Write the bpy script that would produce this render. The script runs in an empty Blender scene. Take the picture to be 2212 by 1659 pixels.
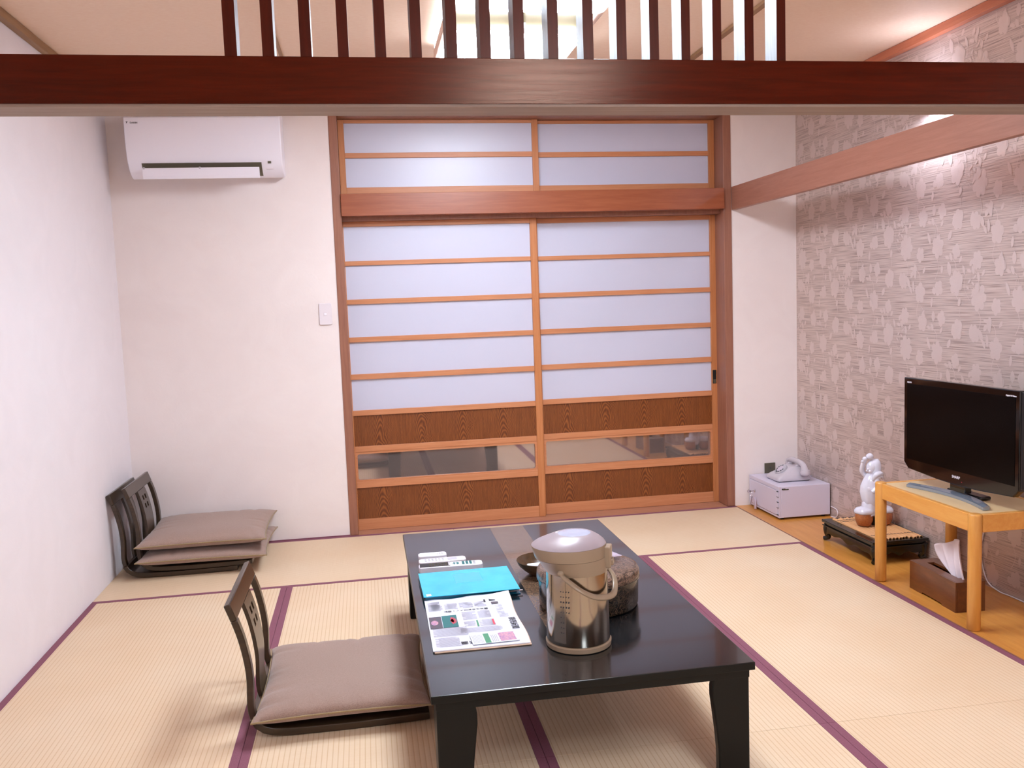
import bpy, bmesh, math, random
from mathutils import Matrix, Vector
random.seed(7)
R = math.radians
C = bpy.context.scene.collection
SC = bpy.context.scene

# ------------------------------------------------------------------ camera
yaw, pitch, roll = R(9.32042823), R(5.36339848), R(-2.07563848)
cy_, sy_, cp_, sp_ = math.cos(yaw), math.sin(yaw), math.cos(pitch), math.sin(pitch)
fw = Vector((sy_*cp_, cy_*cp_, -sp_)); rt = Vector((cy_, -sy_, 0)); up = rt.cross(fw)
r2 = rt*math.cos(roll) + up*math.sin(roll); u2 = -rt*math.sin(roll) + up*math.cos(roll)
cam = bpy.data.cameras.new('camera'); cam.sensor_width = 36; cam.lens = 1909.09/2212*36; cam.clip_start = 0.01
co = bpy.data.objects.new('camera', cam); C.objects.link(co)
m = Matrix(((r2.x, u2.x, -fw.x, 1.3068), (r2.y, u2.y, -fw.y, -5.1031), (r2.z, u2.z, -fw.z, 1.31716), (0, 0, 0, 1)))
co.matrix_world = m
SC.camera = co

# ------------------------------------------------------------------ world, exposure
w = bpy.data.worlds.new('world'); SC.world = w; w.use_nodes = True
w.node_tree.nodes['Background'].inputs[0].default_value = (0.9, 0.85, 0.9, 1)
w.node_tree.nodes['Background'].inputs[1].default_value = 0.05
SC.view_settings.view_transform = 'Standard'; SC.view_settings.look = 'None'
SC.view_settings.gamma = 1; SC.view_settings.use_curve_mapping = False
SC.view_settings.exposure = 1.04
LAMP_COL = (0.81, 0.925, 1.05); LAMP_MAIN = 21.5; LAMP_REAR = 18.0

# ------------------------------------------------------------------ materials
def lin(h):
    h = h.lstrip('#'); v = [int(h[i:i+2], 16)/255 for i in (0, 2, 4)]
    return tuple((x/12.92 if x <= .04045 else ((x+.055)/1.055)**2.4) for x in v) + (1,)
class NT:
    def __init__(s, name):
        s.m = bpy.data.materials.new(name); s.m.use_nodes = True; s.t = s.m.node_tree
        s.b = s.t.nodes['Principled BSDF']
    def n(s, typ, **k):
        x = s.t.nodes.new('ShaderNode'+typ)
        for a, v in k.items():
            if a.startswith('_'): x.inputs[int(a[1:])].default_value = v
            else: setattr(x, a, v)
        return x
    def l(s, a, b, ao=0): s.t.links.new(a.outputs[ao] if hasattr(a, 'outputs') else a, b); return s
    def coords(s, scale=(1, 1, 1), kind='Object'):
        tc = s.n('TexCoord'); mp = s.n('Mapping'); mp.inputs['Scale'].default_value = scale
        s.t.links.new(tc.outputs[kind], mp.inputs[0]); return mp
    def math(s, op, a, b=None, c=None):
        x = s.n('Math', operation=op)
        for i, v in enumerate((a, b, c)):
            if v is None: continue
            if isinstance(v, (int, float)): x.inputs[i].default_value = v
            else: s.t.links.new(v.outputs[0] if hasattr(v, 'outputs') else v, x.inputs[i])
        return x
    def ramp(s, src, stops):
        r = s.n('ValToRGB'); e = r.color_ramp.elements
        while len(e) < len(stops): e.new(0.5)
        for i, (p, c) in enumerate(stops): e[i].position = p; e[i].color = lin(c) if isinstance(c, str) else (c, c, c, 1)
        s.t.links.new(src.outputs[0] if hasattr(src, 'outputs') else src, r.inputs[0]); return r
    def bump(s, src, strength, dist=0.002):
        b = s.n('Bump'); b.inputs['Strength'].default_value = strength; b.inputs['Distance'].default_value = dist
        s.t.links.new(src.outputs[0] if hasattr(src, 'outputs') else src, b.inputs['Height'])
        s.t.links.new(b.outputs[0], s.b.inputs['Normal']); return b
    def base(s, src): s.t.links.new(src.outputs[0], s.b.inputs['Base Color'])

def mat(name, col, rough=.5, metal=0., noise=None, bump=None, coat=0., spec=.5, emit=None):
    t = NT(name); t.b.inputs['Base Color'].default_value = lin(col)
    t.b.inputs['Roughness'].default_value = rough; t.b.inputs['Metallic'].default_value = metal
    t.b.inputs['Coat Weight'].default_value = coat; t.b.inputs['Coat Roughness'].default_value = .05
    t.b.inputs['Specular IOR Level'].default_value = spec
    if noise:
        sc, c2 = noise
        nz = t.n('TexNoise'); nz.inputs['Scale'].default_value = 1; nz.inputs['Detail'].default_value = 6
        mp = t.coords(sc if isinstance(sc, tuple) else (sc, sc, sc)); t.l(mp, nz.inputs['Vector'])
        t.base(t.ramp(nz, [(.3, col), (.7, c2)]))
    if bump:
        sc, st = bump[0], bump[1]
        nz = t.n('TexNoise'); nz.inputs['Scale'].default_value = 1; nz.inputs['Detail'].default_value = 5
        mp = t.coords(sc if isinstance(sc, tuple) else (sc, sc, sc)); t.l(mp, nz.inputs['Vector']); t.bump(nz, st, bump[2] if len(bump) > 2 else .002)
    if emit:
        t.b.inputs['Emission Color'].default_value = emit[0] + (1,); t.b.inputs['Emission Strength'].default_value = emit[1]
    return t.m
def wood(name, c1, c2, axis='x', rough=.4, s=6., stretch=14., bump=.15, coat=0., spec=.5):
    t = NT(name); k = {'x': (s, s*stretch, s*stretch), 'y': (s*stretch, s, s*stretch), 'z': (s*stretch, s*stretch, s)}[axis]
    mp = t.coords(k); nz = t.n('TexNoise'); nz.inputs['Scale'].default_value = 1; nz.inputs['Detail'].default_value = 7
    nz.inputs['Roughness'].default_value = .65; nz.inputs['Distortion'].default_value = .6
    t.l(mp, nz.inputs['Vector']); t.base(t.ramp(nz, [(.3, c1), (.7, c2)]))
    t.b.inputs['Roughness'].default_value = rough; t.b.inputs['Coat Weight'].default_value = coat; t.b.inputs['Coat Roughness'].default_value = .15
    t.b.inputs['Specular IOR Level'].default_value = spec
    t.bump(nz, bump, .001); return t.m

def plaster(name, col, c2):
    t = NT(name); mp = t.coords((4, 4, 4)); nz = t.n('TexNoise'); nz.inputs['Scale'].default_value = 1; nz.inputs['Detail'].default_value = 8
    nz.inputs['Distortion'].default_value = 1.5; t.l(mp, nz.inputs['Vector']); t.base(t.ramp(nz, [(.35, col), (.7, c2)]))
    t.b.inputs['Roughness'].default_value = .85; t.b.inputs['Specular IOR Level'].default_value = .2
    mu = t.n('TexMusgrave') if False else t.n('TexNoise'); mu.inputs['Scale'].default_value = 1; mu.inputs['Detail'].default_value = 3; mu.inputs['Distortion'].default_value = 2
    mp2 = t.coords((16, 16, 16)); t.l(mp2, mu.inputs['Vector']); rr = t.ramp(mu, [(.50, 0.), (.56, 1.)]); t.bump(rr, .10, .001)
    return t.m
def tatami_mat():
    t = NT('tatami'); mp = t.coords((1, 1, 1)); sx = t.n('SeparateXYZ'); t.l(mp, sx.inputs[0])
    v = t.math('MULTIPLY', sx.outputs[1], 2*math.pi/0.0158); sn = t.math('SINE', v); sh = t.math('MULTIPLY_ADD', sn, .5, .5)
    pw = t.math('POWER', sh, .35)
    nz = t.n('TexNoise'); nz.inputs['Scale'].default_value = 1; nz.inputs['Detail'].default_value = 4; mp2 = t.coords((900, 6, 1)); t.l(mp2, nz.inputs['Vector'])
    n2 = t.n('TexNoise'); n2.inputs['Scale'].default_value = 2.2; n2.inputs['Detail'].default_value = 3; t.l(mp, n2.inputs['Vector'])
    r1 = t.ramp(nz, [(.2, '#d6b692'), (.8, '#e5ccad')]); r2_ = t.ramp(n2, [(.3, '#e0c3a3'), (.7, '#e8d4bb')])
    mx = t.n('Mix', data_type='RGBA', blend_type='MIX'); mx.inputs[0].default_value = .5
    t.t.links.new(r1.outputs[0], mx.inputs[6]); t.t.links.new(r2_.outputs[0], mx.inputs[7])
    m2 = t.n('Mix', data_type='RGBA', blend_type='MULTIPLY'); m2.inputs[0].default_value = .75
    rp = t.ramp(pw, [(0., '#e0c8a6'), (.6, '#ffffff')]); t.t.links.new(mx.outputs[2], m2.inputs[6]); t.t.links.new(rp.outputs[0], m2.inputs[7])
    t.t.links.new(m2.outputs[2], t.b.inputs['Base Color']); t.b.inputs['Roughness'].default_value = .55; t.b.inputs['Specular IOR Level'].default_value = .3
    ad = t.math('MULTIPLY_ADD', nz.outputs[0], .25, pw); t.bump(ad, .35, .0012); return t.m
def wallpaper():
    t = NT('wallpaper'); mp = t.coords((1, 5, 290)); nz = t.n('TexNoise'); nz.inputs['Scale'].default_value = 1; nz.inputs['Detail'].default_value = 2
    t.l(mp, nz.inputs['Vector']); rr = t.ramp(nz, [(.36, '#a8948d'), (.45, '#c4afa7'), (.60, '#d6c3bb')])
    t.base(rr); t.b.inputs['Roughness'].default_value = .36; t.b.inputs['Metallic'].default_value = .35
    t.bump(nz, .5, .0012); return t.m
def oak():
    t = NT('oak_panel'); mp = t.coords((1, 1, 1)); sx = t.n('SeparateXYZ'); t.l(mp, sx.inputs[0])
    nz = t.n('TexNoise'); nz.inputs['Scale'].default_value = 1; nz.inputs['Detail'].default_value = 3; mpn = t.coords((9, 9, 6)); t.l(mpn, nz.inputs['Vector'])
    xs = t.math('MULTIPLY_ADD', nz.outputs[0], .05, sx.outputs[0])
    fr = t.math('FRACT', t.math('DIVIDE', xs, .245)); xl = t.math('MULTIPLY_ADD', fr, 2, -1); sq = t.math('POWER', t.math('ABSOLUTE', xl), 1.7)
    f = t.math('MULTIPLY_ADD', sq, .70, sx.outputs[2]); f2 = t.math('MULTIPLY_ADD', nz.outputs[0], .09, f)
    sn = t.math('SINE', t.math('MULTIPLY', f2, 2*math.pi/.034)); sh = t.math('MULTIPLY_ADD', sn, .5, .5)
    fine = t.n('TexNoise'); fine.inputs['Scale'].default_value = 1; fine.inputs['Detail'].default_value = 5; mp3 = t.coords((380, 380, 14)); t.l(mp3, fine.inputs['Vector'])
    v = t.math('MULTIPLY_ADD', sh, .38, t.math('MULTIPLY', fine.outputs[0], .6))
    t.base(t.ramp(v, [(.25, '#5c2a0c'), (.5, '#7a3f16'), (.75, '#985a28')])); t.b.inputs['Roughness'].default_value = .4
    t.bump(v, .12, .0008); return t.m
def weave(name, c1, c2):
    t = NT(name); mp = t.coords((260, 900, 260)); nz = t.n('TexNoise'); nz.inputs['Scale'].default_value = 1; nz.inputs['Detail'].default_value = 4
    t.l(mp, nz.inputs['Vector']); t.base(t.ramp(nz, [(.3, c1), (.7, c2)])); t.b.inputs['Roughness'].default_value = .9
    t.b.inputs['Sheen Weight'].default_value = .25; t.bump(nz, .3, .001); return t.m
def ceiling_mat():
    t = NT('ceiling_cloth'); mp = t.coords((60, 420, 1)); nz = t.n('TexNoise'); nz.inputs['Scale'].default_value = 1; nz.inputs['Detail'].default_value = 3
    t.l(mp, nz.inputs['Vector']); t.base(t.ramp(nz, [(.3, '#eccbb2'), (.7, '#f3d8c2')])); t.b.inputs['Roughness'].default_value = .6; t.bump(nz, .2, .001); return t.m
def bark(name, c1, c2, sc, rough=.3):
    t = NT(name); mp = t.coords((sc, sc, sc)); nz = t.n('TexNoise'); nz.inputs['Scale'].default_value = 1; nz.inputs['Detail'].default_value = 4; nz.inputs['Distortion'].default_value = 3.2
    t.l(mp, nz.inputs['Vector']); t.base(t.ramp(nz, [(.44, c1), (.52, c2), (.62, c1)])); t.b.inputs['Roughness'].default_value = rough
    t.bump(nz, .3, .0015); t.b.inputs['Coat Weight'].default_value = .4; return t.m
def dots(name):
    t = NT(name); t.b.inputs['Base Color'].default_value = lin('#1d1712'); t.b.inputs['Roughness'].default_value = .25; return t.m

M = {}
M['wallL'] = plaster('plaster_white', '#ebe3e7', '#eee6ea')
M['wallB'] = plaster('plaster_back', '#ebdedb', '#eee2df')
M['paper_wall'] = wallpaper()
M['print'] = mat('wallpaper_print', '#d8c5bf', .33, .35, bump=((1, 40, 300), .15))
M['ceil'] = ceiling_mat()
M['tatami'] = tatami_mat()
M['border'] = mat('purple_edging', '#7d4657', .75, bump=((700, 700, 700), .4), noise=(500, '#8f5566'))
M['board'] = wood('alcove_board', '#c67f30', '#dc9b4c', 'y', .28, 3, 10, .05)
M['sub'] = mat('subfloor', '#3a2a1c', .8)
M['beam'] = wood('beam_redwood', '#3d0d05', '#571608', 'x', .22, 4, 16, .35, coat=0, spec=.35)
M['beam'].node_tree.nodes['Principled BSDF'].inputs['Specular Tint'].default_value = (1.0, .62, .45, 1)
M['beamraw'] = wood('beam_underside', '#8b7468', '#a38d80', 'x', .6, 2.5, 22, .2)
M['slatface'] = wood('slat_redwood', '#3f1008', '#52180b', 'z', .35, 4, 14, .15, spec=.3)
M['slatface'].node_tree.nodes['Principled BSDF'].inputs['Specular Tint'].default_value = (1.0, .7, .6, 1)
M['slatraw'] = wood('slat_raw_sides', '#5a545e', '#7d7884', 'z', .38, 6, 14, .5, spec=.15)
M['post'] = wood('post_wood', '#8c5a48', '#a06b55', 'z', .4, 4, 20, .08)
M['nageshi'] = wood('nageshi_wood', '#8f4a2e', '#a35c3c', 'x', .33, 4, 16, .12)
M['rail'] = wood('rail_wood', '#96604c', '#a6705c', 'y', .45, 4, 16, .1)
M['sash'] = wood('sash_wood', '#c07a50', '#cf8d64', 'x', .42, 4, 20, .08)
M['sashv'] = wood('sash_wood_upright', '#b8713f', '#c98557', 'z', .42, 4, 20, .08)
M['sill'] = wood('sill_wood', '#a8705a', '#b98468', 'x', .4, 3, 16, .08)
M['oak'] = oak()
M['shoji'] = mat('shoji_film', '#c9c9dc', .34, 0, spec=.6)
M['mirror'] = mat('dark_reflecting_glass', '#b3a5a2', .03, .75)
M['ctrim_l'] = wood('ceiling_trim_brown', '#8a6444', '#9c7854', 'y', .5, 4, 16)
M['ctrim_r'] = wood('ceiling_trim_red', '#b8684a', '#c87c5c', 'y', .45, 4, 16)
M['white'] = mat('white_plastic', '#f3effa', .3)
M['whitewarm'] = mat('white_plastic_warm', '#e4dadf', .35)
M['greyp'] = mat('light_grey_plastic', '#b9b4bd', .4)
M['dark'] = mat('dark_plastic', '#17161a', .35)
M['blk'] = mat('black_gloss', '#060608', .08, coat=.3)
M['screen'] = mat('tv_screen', '#020203', .2, spec=.15)
M['silver'] = mat('silver_plastic', '#9aa6b8', .22, .6)
M['lacquer'] = mat('black_lacquer', '#0a0f13', .17, noise=(30, '#0d1216'), spec=.9, coat=.4)
M['lacquer'].node_tree.nodes['Principled BSDF'].inputs['Specular Tint'].default_value = (.85, .95, 1.0, 1)
M['lacqleg'] = mat('black_paint', '#0b0c0b', .35, spec=.25)
M['strip'] = bark('brown_burl_inlay', '#5a4536', '#7a614c', 26, .2)
M['zais'] = wood('dark_walnut', '#2a1d10', '#3d2b1a', 'x', .28, 5, 12, .06, coat=.2)
M['cush'] = weave('brown_linen', '#8f7468', '#a88c80')
M['tape'] = weave('olive_linen', '#8a7150', '#a08862')
M['steel'] = mat('brushed_steel', '#a89f94', .13, 1.0, bump=((400, 400, 4), .04))
M['beige'] = mat('beige_plastic', '#98836d', .3)
M['beigelid'] = mat('beige_lilac_plastic', '#a3949a', .3)
M['lidclear'] = mat('lid_top_glossy', '#b9bcd2', .12, coat=.5)
M['tub'] = bark('carved_lacquer', '#0b0806', '#4a3a2c', 38, .2)
M['tubtop'] = bark('carved_lacquer_lid', '#3e2d24', '#917462', 45, .35)
M['bowlw'] = wood('bowl_wood', '#3a2818', '#5a4028', 'z', .3, 20, 3, .1)
M['paper'] = mat('paper_white', '#dfe3ee', .8)
M['news'] = mat('newsprint', '#dcdcea', .8, noise=(40, '#e4e3ee'))
M['newsb'] = mat('newsprint_back', '#c9a993', .8)
M['ink'] = mat('ink_grey', '#8f8a98', .8, noise=(1500, '#c9c6d4'))
M['inkd'] = mat('ink_dark', '#3b3840', .8)
M['blue'] = mat('turquoise_film', '#10b4dc', .2, noise=(14, '#27c3e4'), coat=.3)
M['bluedk'] = mat('turquoise_dark_film', '#0b5a74', .25)
M['red'] = mat('print_red', '#d0485c', .7); M['green'] = mat('print_green', '#4f8f6d', .7); M['teal'] = mat('print_teal', '#2f6f72', .7)
M['plum'] = mat('print_plum', '#6a4a54', .7, noise=(200, '#4c5a66')); M['pink'] = mat('print_pink', '#d8a0a8', .7, noise=(160, '#a078a8'))
M['safe'] = mat('safe_enamel', '#d3cadb', .42)
M['safed'] = mat('safe_shadow_gap', '#4c4650', .6)
M['chrome'] = mat('chrome', '#d8d4d8', .1, 1.0)
M['phone'] = mat('grey_phone_plastic', '#c6bcc4', .2, coat=.3)
M['phonel'] = mat('phone_dial_light', '#cdbfd0', .25)
M['plate'] = mat('steel_plate', '#6c6758', .45, .6)
M['traywood'] = mat('black_lacquer_tray', '#14140f', .2, coat=.2)
M['bamboo'] = wood('bamboo', '#d49a66', '#e2ae7c', 'y', .4, 12, 6, .05)
M['porc'] = mat('white_porcelain', '#dedbe8', .1, coat=.6)
M['basket'] = bark('orange_weave', '#9c4f22', '#c87a3e', 110, .3)
M['beech'] = wood('beech', '#cf8b3c', '#dd9f52', 'z', .32, 5, 10, .05, coat=.1)
M['beechx'] = wood('beech_apron', '#d8913f', '#e3a454', 'y', .32, 5, 10, .05, coat=.1)
M['lamin'] = mat('cream_laminate', '#dcbc8e', .4)
M['walnut'] = wood('walnut_box', '#5a2e16', '#74401f', 'y', .3, 7, 6, .05, coat=.2)
M['tissue'] = mat('tissue_paper', '#e9dbe2', .9)
M['black'] = mat('matt_black', '#0a0a08', .7)
M['glow'] = mat('lamp_diffuser', '#f4f0fa', .6, emit=(LAMP_COL, LAMP_MAIN))
M['glow2'] = mat('lamp_diffuser_rear', '#f4f0fa', .6, emit=(LAMP_COL, LAMP_REAR))
M['glow3'] = mat('opal_glass_lit', '#f4f0fa', .5, emit=((.86, .92, 1.12), 170.0))
M['glow4'] = mat('lit_opening', '#f4f0fa', .5, emit=((.86, .92, 1.12), 90.0))
M['gside'] = mat('added_ceiling_glow', '#f4f0fa', .6, emit=(LAMP_COL, 6.0))
M['lframe'] = mat('lamp_frame_pale', '#d9b9aa', .5)
M['olive'] = mat('lamp_reflector', '#8a7f5a', .3, .5)
M['yellow'] = mat('yellow_wrapper', '#e6dc4a', .3)
M['cell'] = mat('clear_wrapper', '#cfc3d6', .15, .3)
M['gold'] = mat('brass', '#8a7040', .3, .8)

# ------------------------------------------------------------------ helpers
WM = {}
class MB:
    def __init__(s): s.b = bmesh.new()
    def box(s, x0, x1, y0, y1, z0, z1, mtx=None):
        vs = [s.b.verts.new((x, y, z)) for x in (x0, x1) for y in (y0, y1) for z in (z0, z1)]
        if mtx: 
            for v in vs: v.co = mtx @ v.co
        for f in ((0, 1, 3, 2), (4, 6, 7, 5), (0, 4, 5, 1), (2, 3, 7, 6), (0, 2, 6, 4), (1, 5, 7, 3)): s.b.faces.new([vs[i] for i in f])
        return s
    def rings(s, rs, cap=True, close=False):
        loops = [[s.b.verts.new(p) for p in r] for r in rs]
        n = len(loops[0])
        for a, b in zip(loops, loops[1:] + ([loops[0]] if close else [])):
            for i in range(n): s.b.faces.new((a[i], a[(i+1) % n], b[(i+1) % n], b[i]))
        if cap and not close: s.b.faces.new(loops[0][::-1]); s.b.faces.new(loops[-1])
        return s
    def lathe(s, c, prof, n=40, axis='z', cap=True, sx=1, sy=1):
        rs = []
        for r, h in prof:
            ring = []
            for i in range(n):
                a = 2*math.pi*i/n; u, v = r*math.cos(a)*sx, r*math.sin(a)*sy
                ring.append({'z': (c[0]+u, c[1]+v, c[2]+h), 'y': (c[0]+u, c[1]+h, c[2]+v), 'x': (c[0]+h, c[1]+u, c[2]+v)}[axis])
            rs.append(ring)
        return s.rings(rs, cap)
    def cyl(s, c, r, h, n=24, axis='z', r2=None): return s.lathe(c, [(r, 0), (r2 if r2 is not None else r, h)], n, axis)
    def tube(s, pts, r, n=10, closed=False, flat=1.0):
        P = [Vector(p) for p in pts]; rs = []; k = len(P); prev = None
        for i, p in enumerate(P):
            if closed: t = P[(i+1) % k]-P[i-1]
            else: t = P[min(i+1, k-1)]-P[max(i-1, 0)]
            t.normalize()
            if prev is None:
                a = Vector((0, 0, 1)) if abs(t.z) < .9 else Vector((1, 0, 0)); u = t.cross(a).normalized()
            else: u = (prev - t*prev.dot(t)).normalized()
            prev = u; v = t.cross(u)
            rr = r[i] if isinstance(r, (list, tuple)) else r
            rs.append([p + u*rr*math.cos(2*math.pi*j/n) + v*rr*flat*math.sin(2*math.pi*j/n) for j in range(n)])
        return s.rings(rs, True, closed)
    def prism(s, poly, a0, a1, axis='y'):
        def P(u, v, a): return {'y': (u, a, v), 'x': (a, u, v), 'z': (u, v, a)}[axis]
        A = [s.b.verts.new(P(u, v, a0)) for u, v in poly]; B = [s.b.verts.new(P(u, v, a1)) for u, v in poly]
        n = len(poly)
        for i in range(n): s.b.faces.new((A[i], A[(i+1) % n], B[(i+1) % n], B[i]))
        s.b.faces.new(A[::-1]); s.b.faces.new(B); return s
    def poly(s, pts): s.b.faces.new([s.b.verts.new(p) for p in pts]); return s
    def ball(s, c, r, sx=1, sy=1, sz=1, u=20, v=12):
        d = bmesh.ops.create_uvsphere(s.b, u_segments=u, v_segments=v, radius=r)
        for q in d['verts']: q.co = Vector((c[0]+q.co.x*sx, c[1]+q.co.y*sy, c[2]+q.co.z*sz))
        return s
    def xf(s, mtx): bmesh.ops.transform(s.b, matrix=mtx, verts=s.b.verts); return s
    def build(s, name, m, parent=None, loc=None, bevel=0, smooth=True, seg=2, local=False, angle=35, kind=None):
        bmesh.ops.recalc_face_normals(s.b, faces=s.b.faces)
        me = bpy.data.meshes.new(name); s.b.to_mesh(me); s.b.free()
        return link_mesh(name, me, m, parent, loc, bevel, smooth, seg, local, angle, kind)
def link_mesh(name, me, m, parent=None, loc=None, bevel=0, smooth=True, seg=2, local=False, angle=35, kind=None):
    o = bpy.data.objects.new(name, me); C.objects.link(o); me.materials.append(m)
    if parent is not None:
        if not local: me.transform(WM[parent.name].inverted())
        o.parent = parent; WM[o.name] = WM[parent.name].copy()
    else:
        L = Matrix.Translation(loc) if loc else Matrix()
        if not local: me.transform(L.inverted())
        o.matrix_world = L; WM[o.name] = L
    if smooth:
        for p in me.polygons: p.use_smooth = True
        me.set_sharp_from_angle(angle=R(angle))
    if bevel:
        md = o.modifiers.new('bevel', 'BEVEL'); md.width = bevel; md.segments = seg; md.limit_method = 'ANGLE'; md.angle_limit = R(40)
        md.harden_normals = False
    if kind: o['kind'] = kind
    return o
def thing(name, label, cat, loc, rotz=0, group=None, kind=None):
    o = bpy.data.objects.new(name, None); C.objects.link(o); o.empty_display_size = .05
    m_ = Matrix.Translation(loc) @ Matrix.Rotation(rotz, 4, 'Z'); o.matrix_world = m_; WM[o.name] = m_
    if kind: o['kind'] = kind
    if label: o['label'] = label
    if cat: o['category'] = cat
    if group: o['group'] = group
    return o
def tag(o, label, cat, group=None):
    o['label'] = label; o['category'] = cat
    if group: o['group'] = group
    return o
def lettering(text, size, mtx, m, parent, extrude=.0002, name='lettering', align='CENTER', bold=0):
    cu = bpy.data.curves.new('t', 'FONT'); cu.body = text; cu.size = size; cu.extrude = extrude; cu.align_x = align; cu.align_y = 'CENTER'; cu.offset = bold
    t = bpy.data.objects.new('t', cu); C.objects.link(t); dg = bpy.context.evaluated_depsgraph_get(); dg.update()
    me = bpy.data.meshes.new_from_object(t.evaluated_get(dg)); bpy.data.objects.remove(t); bpy.data.curves.remove(cu)
    me.materials.clear(); me.transform(mtx); me.name = name
    return link_mesh(name, me, m, parent, smooth=False)
def frame_mtx(o, ax, ay):
    ax = Vector(ax).normalized(); ay = Vector(ay).normalized(); az = ax.cross(ay)
    return Matrix(((ax.x, ay.x, az.x, o[0]), (ax.y, ay.y, az.y, o[1]), (ax.z, ay.z, az.z, o[2]), (0, 0, 0, 1)))
def rrect(x0, x1, y0, y1, r, n=5):
    out = []
    for cx, cy, a0 in ((x1-r, y1-r, 0), (x0+r, y1-r, 90), (x0+r, y0+r, 180), (x1-r, y0+r, 270)):
        for i in range(n+1):
            a = R(a0+90*i/n); out.append((cx+r*math.cos(a), cy+r*math.sin(a)))
    return out
def bez(pts, n=24):
    """Catmull-Rom through points"""
    P = [Vector(p) for p in pts]; P = [2*P[0]-P[1]] + P + [2*P[-1]-P[-2]]; out = []
    for i in range(1, len(P)-2):
        for j in range(n):
            t = j/n; a, b, c, d = P[i-1], P[i], P[i+1], P[i+2]
            out.append(.5*((2*b)+(-a+c)*t+(2*a-5*b+4*c-d)*t*t+(-a+3*b-3*c+d)*t**3))
    out.append(P[-2]); return out

XR, YB, ZC, YF = 3.938, 0.0, 2.48, -6.3
# ------------------------------------------------------------------ room shell
MB().box(-.1, XR+.1, YF-.1, .25, -.16, -.035).build('floor', M['sub'], smooth=False, kind='structure')
MB().box(3.526, XR, YF, 0, -.035, 0).build('floor', M['board'], smooth=False, kind='structure')
MB().box(-.1, XR+.1, YF-.1, .25, ZC, ZC+.1).build('ceiling', M['ceil'], smooth=False, kind='structure')
MB().box(-.1, 0, YF, .25, -.035, ZC).build('wall_left', M['wallL'], smooth=False, kind='structure')
wr = MB().box(XR, XR+.1, YF, .25, -.035, ZC).build('wall_right', M['paper_wall'], smooth=False, kind='structure')
MB().box(-.1, XR+.1, YF-.1, YF, -.035, ZC).build('wall_rear', M['wallB'], smooth=False, kind='structure')
b = MB().box(0, 1.167, 0, .25, -.035, ZC).box(3.518, XR, 0, .25, -.035, ZC).box(1.167, 3.518, 0, .25, 2.395, ZC)
b.build('wall_back', M['wallB'], smooth=False, kind='structure')
MB().box(1.12, 3.56, .25, .3, -.035, ZC).build('wall_corridor', M['wallB'], smooth=False, kind='structure')

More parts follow.
